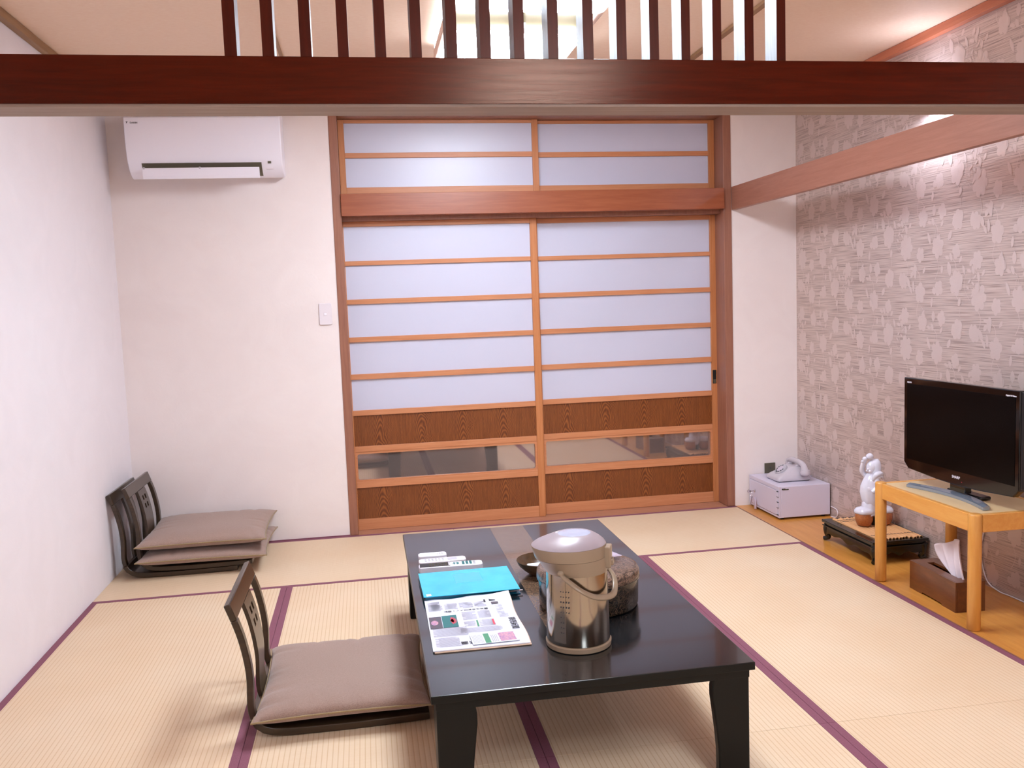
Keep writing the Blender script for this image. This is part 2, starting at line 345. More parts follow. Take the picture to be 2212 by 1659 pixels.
# floral print on the wallpaper: part of the right wall
def floral():
    rnd = random.Random(11); m_ = MB(); x = XR-.0006
    T = (.52, .49); ymin, zmax = -5.2, 2.44
    def ok(pts): return all(ymin < p[1] < -.005 and .005 < p[2] < zmax for p in pts)
    def add(poly, cy, cz, base):
        pts = [(x, cy+u, cz+v) for u, v in poly]
        if ok(pts): m_.poly(pts)
    shapes = []
    def blossom(cy, cz, r, k, ph): 
        pts = []
        for i in range(k*6):
            a = 2*math.pi*i/(k*6)+ph; rr = r*(.72+.28*abs(math.cos(k*(a-ph)/2))**.7); pts.append((cy+rr*math.cos(a), cz+rr*math.sin(a)*1.28))
        shapes.append(pts)
    def leaf(cy, cz, L, W, a):
        pts = []
        for i in range(9): t = i/8; pts.append((t*L, W*math.sin(math.pi*t)**.8))
        for i in range(7, 0, -1): t = i/8; pts.append((t*L, -W*math.sin(math.pi*t)**.8*.8))
        ca, sa = math.cos(a), math.sin(a); shapes.append([(cy+u*ca-v*sa, cz+u*sa+v*ca) for u, v in pts])
    def stem(p0, p1, bend, w_=.0016):
        A, B = Vector(p0), Vector(p1); d = (B-A); nrm = Vector((-d.y, d.x)).normalized(); L = []; Rr = []
        for i in range(13):
            t = i/12; q = A+d*t+nrm*bend*math.sin(math.pi*t); L.append((q.x+nrm.x*w_, q.y+nrm.y*w_)); Rr.append((q.x-nrm.x*w_, q.y-nrm.y*w_))
        for i in range(12): shapes.append([L[i], L[i+1], Rr[i+1], Rr[i]])
    B = [(.07, .10, .046, 6), (.33, .06, .040, 5), (.20, .27, .043, 6), (.44, .28, .050, 7), (.06, .38, .038, 5), (.31, .41, .036, 5), (.19, .08, .030, 4), (.46, .12, .032, 5), (.07, .24, .028, 4), (.33, .24, .030, 5), (.17, .43, .030, 4), (.45, .44, .034, 6)]
    for (u, v, r_, k) in B: blossom(u, v, r_, k, rnd.random()*3)
    for (u, v, r_, k) in B[:4]:
        stem((u+.01, v-r_), (u-.03+rnd.random()*.05, v-.15), .02*rnd.choice((-1, 1)))
        stem((u, v+r_), (u+.05, v+.12), .02); leaf(u+.03, v+.10, .04, .011, R(70)); leaf(u+.045, v+.11, .035, .009, R(20)); leaf(u-.02, v+.09, .035, .009, R(120))
    for i in range(24):
        u, v = rnd.random()*.52, rnd.random()*.49; leaf(u, v, .035+.035*rnd.random(), .009+.009*rnd.random(), R(60+60*rnd.random()))
    for i in range(5):
        u, v = rnd.random()*.5, rnd.random()*.4; stem((u, v), (u+.03, v+.12), .025*rnd.choice((-1, 1)), .001)
        for k in range(3): leaf(u+.01*k, v+.03*k+.02, .028, .006, R(40 if k % 2 else 140))
    ny, nz_ = int(5.2/T[0])+1, int(2.5/T[1])+1
    for iy in range(-ny, 1):
        for iz in range(-1, nz_):
            oy = iy*T[0]; oz = iz*T[1] + (T[1]/2 if iy % 2 else 0)
            for k, s_ in enumerate(shapes):
                pts = [(x-.000004*k-.0000005*((iy*7+iz*3) % 5), oy+u, oz+v) for u, v in s_]
                if ok(pts): m_.poly(pts)
    # faces point into the room
    bmesh.ops.recalc_face_normals(m_.b, faces=m_.b.faces)
    for f in m_.b.faces:
        if f.normal.x > 0: f.normal_flip()
    me = bpy.data.meshes.new('floral_print'); m_.b.to_mesh(me); m_.b.free()
    link_mesh('floral_print', me, M['print'], wr, smooth=False)
floral()

# ceiling trims
def trim(x0, x1, y0, y1, z0, z1, m_, name='trim', bevel=.002): return MB().box(x0, x1, y0, y1, z0, z1).build(name, m_, smooth=False, bevel=bevel, kind='structure')
trim(0, .03, YF, 0, 2.445, 2.479, M['ctrim_l'], 'trim_1')
trim(XR-.035, XR, YF, 0, 2.44, 2.479, M['ctrim_r'], 'trim_2')
trim(2.945, 2.975, YF, 0, 2.465, 2.479, M['ctrim_l'], 'trim_3')
trim(.985, 1.0, YF, 0, 2.469, 2.479, M['ctrim_l'], 'trim_4')
# posts, head rails, sill
trim(1.165, 1.212, -.006, .17, 0, 2.479, M['post'], 'trim_5', .003)
trim(3.469, 3.52, -.006, .17, 0, 2.479, M['post'], 'trim_6', .004)
b = MB().box(1.2125, 3.4685, -.022, .045, 1.822, 1.945).build('trim_7', M['nageshi'], smooth=False, bevel=.002, kind='structure')
trim(1.2125, 3.4685, .045, .2, 1.80, 1.845, M['post'], 'trim_8', .001)
trim(1.2125, 3.4685, .045, .2, 1.93, 1.953, M['post'], 'trim_9', .001)
trim(1.2125, 3.4685, .0, .2, 2.372, 2.3945, M['post'], 'trim_10', .001)
trim(1.2125, 3.4685, -.004, .2, -.034, .002, M['sill'], 'trim_11', .001)
# rail over the alcove edge, and the alcove sill strip
trim(3.522, 3.556, -2.655, 0, 1.815, 1.952, M['rail'], 'trim_12', .002)
trim(3.5205, 3.5262, YF, 0, -.034, .0015, M['post'], 'trim_13', 0)
trim(0.0, 1.165, -.006, 0, 0, .006, M['border'], 'trim_14', 0)

# ------------------------------------------------------------------ sliding sashes
def sash(name, x0, x1, yf, stl=.04):
    d = thing(name, None, None, ((x0+x1)/2, yf, .003), kind='structure')
    y0, y1 = yf, yf+.03
    for a, c in ((x0, x0+stl), (x1-stl, x1)): MB().box(a, c, y0, y1, .003, 1.80).build('stile', M['sashv'], d, smooth=False, bevel=.002)
    for z0, z1 in ((1.773, 1.80), (1.552, 1.577), (1.330, 1.358), (1.111, 1.140), (.894, .925), (.682, .713), (.468, .501), (.2545, .290), (.003, .068)):
        MB().box(x0+stl, x1-stl, y0+.003, y1-.003, z0, z1).build('rail', M['sash'], d, smooth=False, bevel=.0015)
    for z0, z1 in ((1.577, 1.773), (1.358, 1.552), (1.140, 1.330), (.925, 1.111), (.713, .894)):
        MB().box(x0+stl, x1-stl, y0+.016, y0+.021, z0, z1).build('white_panel', M['shoji'], d, smooth=False)
        
    for z0, z1 in ((.501, .682), (.068, .2545)): MB().box(x0+stl, x1-stl, y0+.012, y0+.018, z0, z1).build('oak_panel', M['oak'], d, smooth=False)
    # glazed strip with a rounded inner frame
    xa, xb, za, zb = x0+stl, x1-stl, .290, .468
    inner = rrect(xa+.012, xb-.012, za+.011, zb-.013, .012, 5); b = MB(); n = len(inner)
    outer = []
    for u, v in inner:
        outer.append((xa if u < xa+.024+.001 else (xb if u > xb-.024-.001 else u), zb if v > (za+zb)/2 else za))
    for k, yy in enumerate((y0+.006,)):
        A = [b.b.verts.new((u, yy, v)) for u, v in inner]; B_ = [b.b.verts.new((u, yy, v)) for u, v in outer]; D = [b.b.verts.new((u, yy+.012, v)) for u, v in inner]
        for i in range(n):
            j = (i+1) % n
            try: b.b.faces.new((A[i], A[j], B_[j], B_[i]))
            except Exception: pass
            b.b.faces.new((A[i], A[j], D[j], D[i]))
    b.build('glazing_bead', M['sash'], d, smooth=False)
    MB().box(xa, xb, y0+.0185, y0+.0225, za, zb).build('glass_pane', M['mirror'], d, smooth=False)
    return d
d1 = sash('door_1', 1.176, 2.34, .09)
d2 = sash('door_2', 2.312, 3.476, .13)
h = MB().box(3.440, 3.463, .1275, .131, .757, .842).build('finger_pull', M['black'], d2, bevel=.001); h['label'] = 'black recessed finger pull'
MB().box(3.443, 3.460, .1262, .1276, .759, .784).build('latch', M['plate'], h, smooth=False)
def ranma(name, x0, x1, yf):
    d = thing(name, None, None, ((x0+x1)/2, yf, 1.9535), kind='structure'); y0 = yf; y1 = yf+.028
    for a, c in ((x0, x0+.034), (x1-.036, x1)): MB().box(a, c, y0, y1, 1.9535, 2.371).build('stile', M['sashv'], d, smooth=False, bevel=.0015)
    for z0, z1 in ((2.352, 2.371), (2.158, 2.187), (1.9535, 1.993)): MB().box(x0+.034, x1-.036, y0+.003, y1-.003, z0, z1).build('rail', M['sash'], d, smooth=False, bevel=.0015)
    for z0, z1 in ((2.187, 2.352), (1.993, 2.158)): MB().box(x0+.034, x1-.036, y0+.014, y0+.018, z0, z1).build('white_panel', M['shoji'], d, smooth=False)
ranma('window_1', 1.213, 2.366, .09); ranma('window_2', 2.334, 3.468, .124)

# ------------------------------------------------------------------ dividing beam with its lattice
lt = thing('lattice_beam', None, None, (1.97, -2.71, 1.823), kind='structure')
bm_ = MB().box(0.001, XR-.001, -2.766, -2.656, 1.8335, 1.947).build('beam', M['beam'], lt, smooth=False, bevel=.0015)
MB().box(0.001, XR-.001, -2.7695, -2.6555, 1.8305, 1.8375).build('bead', M['beam'], lt, smooth=False)
u_ = MB().box(0.001, XR-.001, -2.766, -2.658, 1.823, 1.8305).build('soffit_board', M['beamraw'], lt, smooth=False); u_['label'] = 'unstained grey brown underside board'
sx = [(.999, 1.029), (1.0905, 1.1195), (1.183, 1.211), (1.276, 1.303), (1.370, 1.397), (1.461, 1.488), (1.552, 1.580), (1.640, 1.668), (1.729, 1.757), (1.820, 1.848), (1.915, 1.943), (2.007, 2.034), (2.098, 2.124), (2.187, 2.212), (2.276, 2.301), (2.368, 2.394), (2.461, 2.487)]
for a, c in sx:
    o = MB().box(a, c, -2.760, -2.690, 1.947, 2.462).build('slat', M['slatraw'], lt, smooth=False)
    o.data.materials.append(M['slatface'])
    for p in o.data.polygons:
        if p.normal.y < -.5: p.material_index = 1
MB().box(0.001, XR-.001, -2.766, -2.684, 2.462, 2.4795).build('head_rail', M['beam'], lt, smooth=False)

# ------------------------------------------------------------------ ceiling lamps
def lamp(name, x0, x1, y0, y1, zb, glow, label):
    d = thing(name, label, 'ceiling light', ((x0+x1)/2, (y0+y1)/2, zb))
    t = .022; ym = (y0+y1)/2
    b = MB(); b.box(x0, x0+t, y0, y1, zb, zb+.05).box(x1-t, x1, y0, y1, zb, zb+.05).box(x0+t, x1-t, y0, y0+t, zb, zb+.05).box(x0+t, x1-t, y1-t, y1, zb, zb+.05)
    b.build('frame', M['lframe'], d, bevel=.006, smooth=False)
    for a, c in ((y0+t, ym-.15), (ym+.15, y1-t)): 
        MB().prism(rrect(x0+t, x1-t, a, c, .03), zb-.020, zb+.012, 'z').build('diffuser', glow, d, bevel=.004)
    pr = [(ym-.15, zb+.002)] + [(ym-.15+.3*i/12, zb+.004+.035*math.sin(math.pi*i/12)) for i in range(13)] + [(ym+.15, zb+.049), (ym-.15, zb+.049)]
    MB().prism(pr, x0+t, x1-t, 'x').build('reflector', M['olive'], d)
    MB().box(x0+t, x1-t, ym+.15-.0, ym+.168, zb-.012, zb+.002).build('cross_bar', M['lframe'], d, bevel=.003, smooth=False)
    MB().prism([(ym+.10, zb+.0), (ym+.15, zb-.012), (ym+.15, zb+.01), (ym+.10, zb+.03)], (x0+x1)/2-.03, (x0+x1)/2+.03, 'x').build('clip', M['white'], d, smooth=False)
    MB().box(x0+.004, x1-.004, y0+.004, y1-.004, zb+.0505, ZC-.0005).build('ceiling_glow_box', M['gside'], d, smooth=False)  # glowing box added above the frame to brighten the ceiling
    return d
lamp('ceiling_lamp', 1.675, 2.272, -2.22, -1.02, 2.400, M['glow'], 'lit white panel ceiling lamp seen between the lattice slats')
lamp('ceiling_lamp', 1.92, 2.52, -5.6, -4.4, 2.400, M['glow2'], 'white panel ceiling lamp in the near room behind the viewer')

wl = thing('wall_lamp', 'small metal wall spotlight on the alcove wallpaper, hidden behind the beam', 'wall lamp', (3.85, -1.36, 2.10))
MB().prism(rrect(-1.39, -1.33, 2.15, 2.21, .01), XR-.012, XR-.0006, 'x').build('back_plate', M['white'], wl, bevel=.002)
MB().tube([(XR-.012, -1.36, 2.18), (3.89, -1.36, 2.18), (3.865, -1.36, 2.175)], .006, 10).build('arm', M['chrome'], wl)
MB().lathe((3.845, -1.36, 2.115), [(.040, 0), (.041, .004), (.033, .06), (.026, .09), (.023, .09), (.030, .06), (.0385, .004)], 32, cap=False).build('shade', M['white'], wl, angle=40)
MB().lathe((3.845, -1.36, 2.119), [(.0375, 0), (.0375, .004)], 28).build('lit_lens', M['glow3'], wl, angle=60)
MB().lathe((3.845, -1.36, 2.196), [(.023, 0), (.023, .004)], 24).build('upper_opening', M['glow4'], wl, angle=60)

# ------------------------------------------------------------------ tatami mats
def tatami(x0, x1, y0, y1, label, along='y'):
    g = .0006; x0 += g; x1 -= g; y0 += g; y1 -= g; cx, cy = (x0+x1)/2, (y0+y1)/2
    L, W = (y1-y0, x1-x0) if along == 'y' else (x1-x0, y1-y0); bw = .027
    d = bpy.data.objects.new('tatami_mat', None)
    b = MB().box(-L/2, L/2, -W/2+bw, W/2-bw, -.0345, 0)
    o = b.build('tatami_mat', M['tatami'], None, None, .0012, smooth=False, local=True)
    bpy.data.objects.remove(d)
    Mx = Matrix.Translation((cx, cy, 0)) @ Matrix.Rotation(R(90) if along == 'y' else 0, 4, 'Z'); o.matrix_world = Mx; WM[o.name] = Mx
    tag(o, label, 'tatami mat', 'tatami mats covering the floor')
    for s_ in (-1, 1):
        e = MB().box(-L/2, L/2, min(s_*W/2, s_*(W/2-bw)), max(s_*W/2, s_*(W/2-bw)), -.0345, .0006).build('cloth_border', M['border'], o, smooth=False, local=True, bevel=.0006)
        e['label'] = 'purple cloth edging'
wm = .88; y1_, y2_, y3_ = -.878, -2.70, -4.50
tatami(0, 1.76, y1_, 0-.006, 'tatami mat against the back wall under the stacked floor chairs', 'x')
tatami(1.76, 3.52, y1_, -.006, 'tatami mat along the foot of the sliding doors', 'x')
tatami(0, wm, y2_, y1_, 'tatami mat along the left white wall')
tatami(wm, 1.76, y2_, y1_, 'tatami mat under the front legless chair, left of table')
tatami(1.76, 2.64, y2_, y1_, 'tatami mat mostly under the black low table')
tatami(2.64, 3.52, y2_, y1_, 'tatami mat between the table and the wooden alcove board')
tatami(0, wm, y3_, y2_, 'tatami mat in the lower left corner of the view')
tatami(wm, 1.76, y3_, y2_, 'nearest tatami mat left of the dark seam under the table')
tatami(1.76, 2.64, y3_, y2_, 'nearest tatami mat between the table front legs, right of the dark seam')
tatami(2.64, 3.52, y3_, y2_, 'nearest tatami mat in the lower right corner of the view')
for i in range(2):
    sd = ('left', 'right')[i]
    tatami(i*1.76, (i+1)*1.76, -5.38, y3_, 'crosswise tatami mat of the near room under the viewer, %s half' % sd, 'x')
    tatami(i*1.76, (i+1)*1.76, -6.26, -5.38, 'crosswise tatami mat of the near room by the rear wall, %s half' % sd, 'x')

# ------------------------------------------------------------------ low table
tb = thing('low_table', 'black lacquered low table with a brown burl band along its top', 'table', (1.854, -2.165, 0))
X0, X1, Y0, Y1, ZT = 1.423, 2.285, -2.968, -1.366, .34
tt = MB().box(X0, X1, Y0, Y1, ZT-.022, ZT).build('tabletop', M['lacquer'], tb, bevel=.0025, smooth=False)
tt.data.materials.append(M['lacqleg'])
for p in tt.data.polygons:
    if p.normal.z < .5: p.material_index = 1
MB().box(X0+.001, X1-.001, Y0+.001, Y1-.001, ZT-.011, ZT-.0095).xf(Matrix()).build('edge_line', M['black'], tb, smooth=False)
s_ = MB().box(1.798, 1.942, -2.70, Y1-.004, ZT-.001, ZT+.0003).build('inlay_band', M['strip'], tb, smooth=False); s_['label'] = 'brown burl patterned band'
b = MB(); ap = .012
b.box(X0+ap, X1-ap, Y0+ap, Y0+ap+.02, ZT-.045, ZT-.022).box(X0+ap, X1-ap, Y1-ap-.02, Y1-ap, ZT-.045, ZT-.022).box(X0+ap, X0+ap+.02, Y0+ap+.02, Y1-ap-.02, ZT-.045, ZT-.022).box(X1-ap-.02, X1-ap, Y0+ap+.02, Y1-ap-.02, ZT-.045, ZT-.022)
b.build('apron', M['lacqleg'], tb, smooth=False, bevel=.001)
def table_leg(cx, cy, dx, dy):
    # outer faces upright, inner faces curve inwards from a wide top
    rs = []
    for z, w_ in ((.0012, .090), (.05, .087), (.10, .088), (.15, .092), (.20, .098), (.25, .104), (.275, .104), (.295, .101), (ZT-.0225, .101)):
        out = .0
        xa, xb = cx+dx*out, cx+dx*w_; ya, yb = cy+dy*out, cy+dy*w_
        tk = .027; p = [(xa, ya, z), (xb, ya, z), (xb, ya+dy*tk, z), (xa+dx*tk, ya+dy*tk, z), (xa+dx*tk, yb, z), (xa, yb, z)]
        rs.append(p if dx*dy > 0 else p[::-1])
    MB().rings(rs).build('leg', M['lacqleg'], tb, bevel=.004, angle=30)
for cx, dx in ((X0+.0125, 1), (X1-.0125, -1)):
    for cy, dy in ((Y0+.0125, 1), (Y1-.0125, -1)): table_leg(cx, cy, dx, dy)

# ------------------------------------------------------------------ legless floor chairs
def zaisu_path():
    # side profile of the shell's front/upper face: x forward, z up, heel near the origin
    pts = [(.556, 0, .030), (.45, 0, .027), (.30, 0, .025), (.17, 0, .027), (.105, 0, .030), (.060, 0, .038), (.033, 0, .060), (.022, 0, .095), (.022, 0, .14), (.024, 0, .195), (.019, 0, .255), (.006, 0, .325), (-.010, 0, .380), (-.030, 0, .437)]
    return bez(pts, 6)
ZP = zaisu_path()
ZS = [0]
for a, c in zip(ZP, ZP[1:]): ZS.append(ZS[-1]+(c-a).length)
def zpt(s, off):
    s = max(0, min(ZS[-1]-1e-6, s)); i = max(k for k in range(len(ZS)-1) if ZS[k] <= s); t = (s-ZS[i])/(ZS[i+1]-ZS[i])
    p = ZP[i].lerp(ZP[i+1], t); tg = (ZP[min(i+2, len(ZP)-1)]-ZP[max(i-1, 0)]).normalized(); nrm = Vector((-tg.z, 0, tg.x))  # towards underside/back
    return p + nrm*off
def sheet(svals, wvals, thick, keep=None, curve=0.):
    """solid strip following the chair profile; wvals are y positions"""
    b = MB(); NS, NW = len(svals), len(wvals)
    def P(i, j, side):
        s, y = svals[i], wvals[j]; q = zpt(s, thick if side else 0); t = max(0, min(1, (s-.62)/.35))
        return (q.x - curve*t*(1-(y/.235)**2)*.0 , y, q.z)
    V = [[[b.b.verts.new(P(i, j, k)) for k in (0, 1)] for j in range(NW)] for i in range(NS)]
    K = lambda i, j: 0 <= i < NS-1 and 0 <= j < NW-1 and (keep is None or keep(i, j))
    for i in range(NS-1):
        for j in range(NW-1):
            if not K(i, j): continue
            for k in (0, 1): b.b.faces.new((V[i][j][k], V[i+1][j][k], V[i+1][j+1][k], V[i][j+1][k]))
            if not K(i-1, j): b.b.faces.new((V[i][j][0], V[i][j+1][0], V[i][j+1][1], V[i][j][1]))
            if not K(i+1, j): b.b.faces.new((V[i+1][j][0], V[i+1][j+1][0], V[i+1][j+1][1], V[i+1][j][1]))
            if not K(i, j-1): b.b.faces.new((V[i][j][0], V[i+1][j][0], V[i+1][j][1], V[i][j][1]))
            if not K(i, j+1): b.b.faces.new((V[i][j+1][0], V[i+1][j+1][0], V[i+1][j+1][1], V[i][j+1][1]))
    return b
def make_zaisu(loc, rz, label):
    d = thing('floor_chair', label, 'floor chair', loc, rz, 'legless wooden floor chairs')
    E_ = ZS[-1]; W = .235
    sb = .545   # where the seat ends and the openings of the back begin
    fr = lambda a, c, n: [a+(c-a)*i/n for i in range(n+1)]
    sheet(fr(0, sb, 26), [-W, -.08, .08, W], .024).build('seat', M['zais'], d, bevel=.003, local=True, angle=50)
    for s0 in (-1, 1):
        ws = [s0*W, s0*(W-.034)]; ws.sort()
        sheet(fr(sb+.0003, E_-.055, 16), ws, .020).build('stile', M['zais'], d, bevel=.003, local=True, angle=50)
    sheet(fr(E_-.0547, E_, 3), [-W, 0, W], .020).build('top_rail', M['zais'], d, bevel=.003, local=True, angle=50)
    sv = fr(sb+.0003, E_-.0553, 20) ; 
    hole_s = (E_-.155, E_-.130, E_-.112, E_-.087)
    sv = sorted(fr(sb+.0003, .70, 8) + list(hole_s) + [.735, .76, .79, E_-.17, E_-.0553])
    sv = [v for k, v in enumerate(sv) if k == 0 or v-sv[k-1] > 1e-4]
    wv = [-.072, -.034, -.010, .010, .034, .072]
    def keep(i, j):
        m_ = (sv[i]+sv[i+1])/2
        return not (j in (1, 3) and (hole_s[0] < m_ < hole_s[1] or hole_s[2] < m_ < hole_s[3]))
    o = sheet(sv, wv, .012, keep).build('splat', M['zais'], d, local=True, angle=50)
    o['label'] = 'central back board with four square holes'
    return d
def dup(root, loc, rotz, label):
    r = root.copy(); C.objects.link(r); r.matrix_world = Matrix.Translation(loc) @ Matrix.Rotation(rotz, 4, 'Z'); r['label'] = label
    WM[r.name] = r.matrix_world.copy()
    for ch in list(root.children):
        c = ch.copy(); C.objects.link(c); c.parent = r
        for g in ch.children:
            q = g.copy(); C.objects.link(q); q.parent = c
    return r
z0 = make_zaisu((.892, -2.160, -.001), 0, 'dark wooden legless chair with one flat cushion, pulled up to the low table')
dup(z0, (.052, -.296, -.001), 0, 'dark wooden legless chair in the back corner, lower one leaning at the wall')
dup(z0, (.126, -.296, .0255), 0, 'dark wooden legless chair nested on top of another, holding two stacked cushions')

# ------------------------------------------------------------------ cushions
def cushion(x0, x1, y0, y1, zc, T, seed, label, tilt=0., flat=False, tl=(0, 0)):
    rnd = random.Random(seed); cx, cy = (x0+x1)/2, (y0+y1)/2; a, c = (x1-x0)/2, (y1-y0)/2; N = 44
    d = thing('seat_cushion', label, 'cushion', (cx, cy, zc-T), 0, 'brown square floor cushions')
    wr_ = [(rnd.uniform(-.9, .9), rnd.choice((-1, 1)), rnd.choice((0, 1)), rnd.uniform(.022, .05), rnd.uniform(.25, .5)) for _ in range(26)]
    def outline(u, v):
        k = .06
        return (cx + a*u*(1-k*(1-abs(v)**2.5)), cy + c*v*(1-k*(1-abs(u)**2.5)))
    def h(u, v):
        e = (1-abs(u)**(7 if flat else 4.5))*(1-abs(v)**(7 if flat else 4.5)); base = max(0, e)**.5
        wv_ = 0
        for (p, s_, ax, wd, dep) in wr_:
            q, rr = (u, v) if ax == 0 else (v, u)
            dist = 1-s_*rr
            if dist < dep: wv_ += -.20*math.exp(-((q-p-dist*.1*s_)/wd)**2)*(1-dist/dep)
        return base*(1+wv_) + .03*math.sin(5*u+seed)*math.sin(4*v)*base
    def tz(x, y): return tl[0]*(x-cx)+tl[1]*(y-cy)
    for nm, sg, Tt in (('cover', 1, T), ('underside', -1, T*.8)):
        pass
    b = MB(); top = {}; bot = {}
    for i in range(N+1):
        for j in range(N+1):
            u, v = -1+2*i/N, -1+2*j/N; u = math.sin(u*math.pi/2)*.35+u*.65; v = math.sin(v*math.pi/2)*.35+v*.65
            x, y = outline(u, v); edge = i in (0, N) or j in (0, N)
            t_ = b.b.verts.new((x, y, zc+T*h(u, v)+tz(x, y) if not edge else zc+tz(x, y))); top[i, j] = t_
            bot[i, j] = t_ if edge else b.b.verts.new((x, y, zc-T*.82*max(0, (1-abs(u)**6)*(1-abs(v)**6))**.5+tz(x, y)))
    for i in range(N):
        for j in range(N):
            b.b.faces.new((top[i, j], top[i+1, j], top[i+1, j+1], top[i, j+1])); b.b.faces.new((bot[i, j+1], bot[i+1, j+1], bot[i+1, j], bot[i, j]))
    b.build('cover', M['cush'], d, angle=80)
    pts = []
    for k in range(120):
        t_ = k/30; s_ = int(t_); f = t_-s_; u, v = [(-1+2*f, -1), (1, -1+2*f), (1-2*f, 1), (-1, 1-2*f)][s_]
        x, y = outline(u, v); pts.append((x, y, zc+tz(x, y)))
    MB().tube(pts, .0032, 6, True).build('seam', M['tape'], d, angle=80)
    return d
cushion(.908, 1.455, -2.440, -1.850, .074, .042, 3, 'flat brown cushion on the front legless chair, half under the table', flat=True)
cushion(.135, .765, -.61, -.035, .095, .042, 5, 'lower brown cushion of the pair stacked in the back corner', tl=(-.01, 0))
cushion(.135, .765, -.60, -.025, .178, .044, 9, 'upper brown cushion on the pair stacked in the back corner', tl=(0.0, .02))

# ------------------------------------------------------------------ on the table
# thermos pot
TX, TY = 1.864, -2.719; z = ZT+.0004
th = thing('thermos_pot', 'steel and beige pump thermos pot with carrying handle on the table', 'thermos', (TX, TY, z))
MB().lathe((TX, TY, z), [(.086, 0), (.0925, .002), (.0935, .014), (.090, .017)], 56).build('base_ring', M['beige'], th)
MB().lathe((TX, TY, z+.017), [(.089, 0), (.0905, .004), (.0885, .10), (.0865, .195), (.0865, .212)], 72).build('body', M['steel'], th)
def ell_ring(cx, rx, ry, zz, n=56, sh=0): return [(cx+rx*math.cos(2*math.pi*i/n) - sh*max(0, -math.cos(2*math.pi*i/n))**2, TY+ry*math.sin(2*math.pi*i/n), zz) for i in range(n)]
z0_ = z+.216
MB().rings([ell_ring(TX, .0878, .0878, z0_), ell_ring(TX-.004, .093, .090, z0_+.014), ell_ring(TX-.010, .098, .0925, z0_+.032), ell_ring(TX-.016, .102, .094, z0_+.0415)]).build('collar', M['beige'], th, angle=45)
MB().rings([ell_ring(TX-.016, .102, .094, z0_+.0422), ell_ring(TX-.021, .1065, .0955, z0_+.074), ell_ring(TX-.021, .106, .095, z0_+.0755)]).build('lid_rim', M['beige'], th, angle=45)
MB().rings([ell_ring(TX-.021, .1055, .0945, z0_+.076), ell_ring(TX-.018, .098, .088, z0_+.083), ell_ring(TX-.011, .080, .074, z0_+.0925), ell_ring(TX-.006, .062, .059, z0_+.1005), ell_ring(TX-.004, .052, .050, z0_+.1040), ell_ring(TX-.004, .047, .045, z0_+.1045)]).build('lid', M['beigelid'], th, angle=45)
MB().rings([ell_ring(TX-.004, .0465, .0445, z0_+.1046), ell_ring(TX-.004, .038, .036, z0_+.1068), ell_ring(TX-.004, .02, .02, z0_+.1078), ell_ring(TX-.004, .004, .004, z0_+.108)]).build('pump_button', M['lidclear'], th, angle=45)
MB().ball((TX-.052, TY+.014, z0_+.1035), .0042).build('lid_knob', M['white'], th)
b = MB().box(.076, .100, -.021, .021, .226, .286).box(.094, .106, -.014, .014, .232, .250)
b.xf(Matrix.Translation((TX, TY, z)) @ Matrix.Rotation(R(-22), 4, 'Z')).build('catch', M['beige'], th, bevel=.003)
MB().box(-.03, .03, -.002, .002, -.1, .1).xf(Matrix.Translation((TX-.066, TY-.0605, z+.125)) @ Matrix.Rotation(R(-47), 4, 'Z')).xf(Matrix()).build('gauge_plate', M['beige'], th, bevel=.002) if False else None
# perforation squares and text panel curved round the front left of the body
def on_body(a, zz, r): return (TX+r*math.cos(a), TY+r*math.sin(a), z+.017+zz)
pn = MB(); rr_ = lambda zz: .0905-(.004)*zz/.21+.0012
rows = []
for k in range(9):
    a = R(209+26*k/8); rows.append(a)
pn.rings([[on_body(a, .012, rr_(.012)) for a in rows] + [on_body(a, .012, rr_(.012)-.002) for a in rows[::-1]], [on_body(a, .206, rr_(.206)) for a in rows] + [on_body(a, .206, rr_(.206)-.002) for a in rows[::-1]]])
pn.build('front_panel', M['steel'], th, angle=40)
dt = MB()
for i in range(9):
    for j in range(4):
        if i > 3 and j > 1 and i != 4: continue
        a = R(226+5.0*j); zz = .158-.0145*i; s_ = .0018 if i in (2, 3) else .0012
        c0 = Vector(on_body(a, zz, rr_(zz)+.0004)); tx = Vector((-math.sin(a), math.cos(a), 0)); nx = Vector((math.cos(a), math.sin(a), 0))
        dt.box(-s_, s_, -.0004, .0004, -s_, s_, frame_mtx(c0, tx, nx))
dt.build('square_marks', M['inkd'], th, smooth=False)
# handle hanging at the front
ha = []
A0 = R(248); 
P0 = Vector((TX-.062, TY-.072, z+.228)); P3 = Vector((TX+.090, TY+.020, z+.212))
ctr = [P0, P0+Vector((.012, -.016, -.014)), Vector((TX-.015, TY-.112, z+.188)), Vector((TX+.03, TY-.108, z+.165)), Vector((TX+.078, TY-.082, z+.158)), Vector((TX+.100, TY-.040, z+.168)), Vector((TX+.105, TY-.005, z+.190)), P3]
pp = bez(ctr, 7); MB().tube(pp, [.0075+.002*math.sin(math.pi*i/(len(pp)-1)) for i in range(len(pp))], 12, flat=.55).build('carry_handle', M['beige'], th, angle=80)
for P in (P0, P3): MB().ball(P, .010, 1, 1, 1).build('handle_pivot', M['beige'], th)

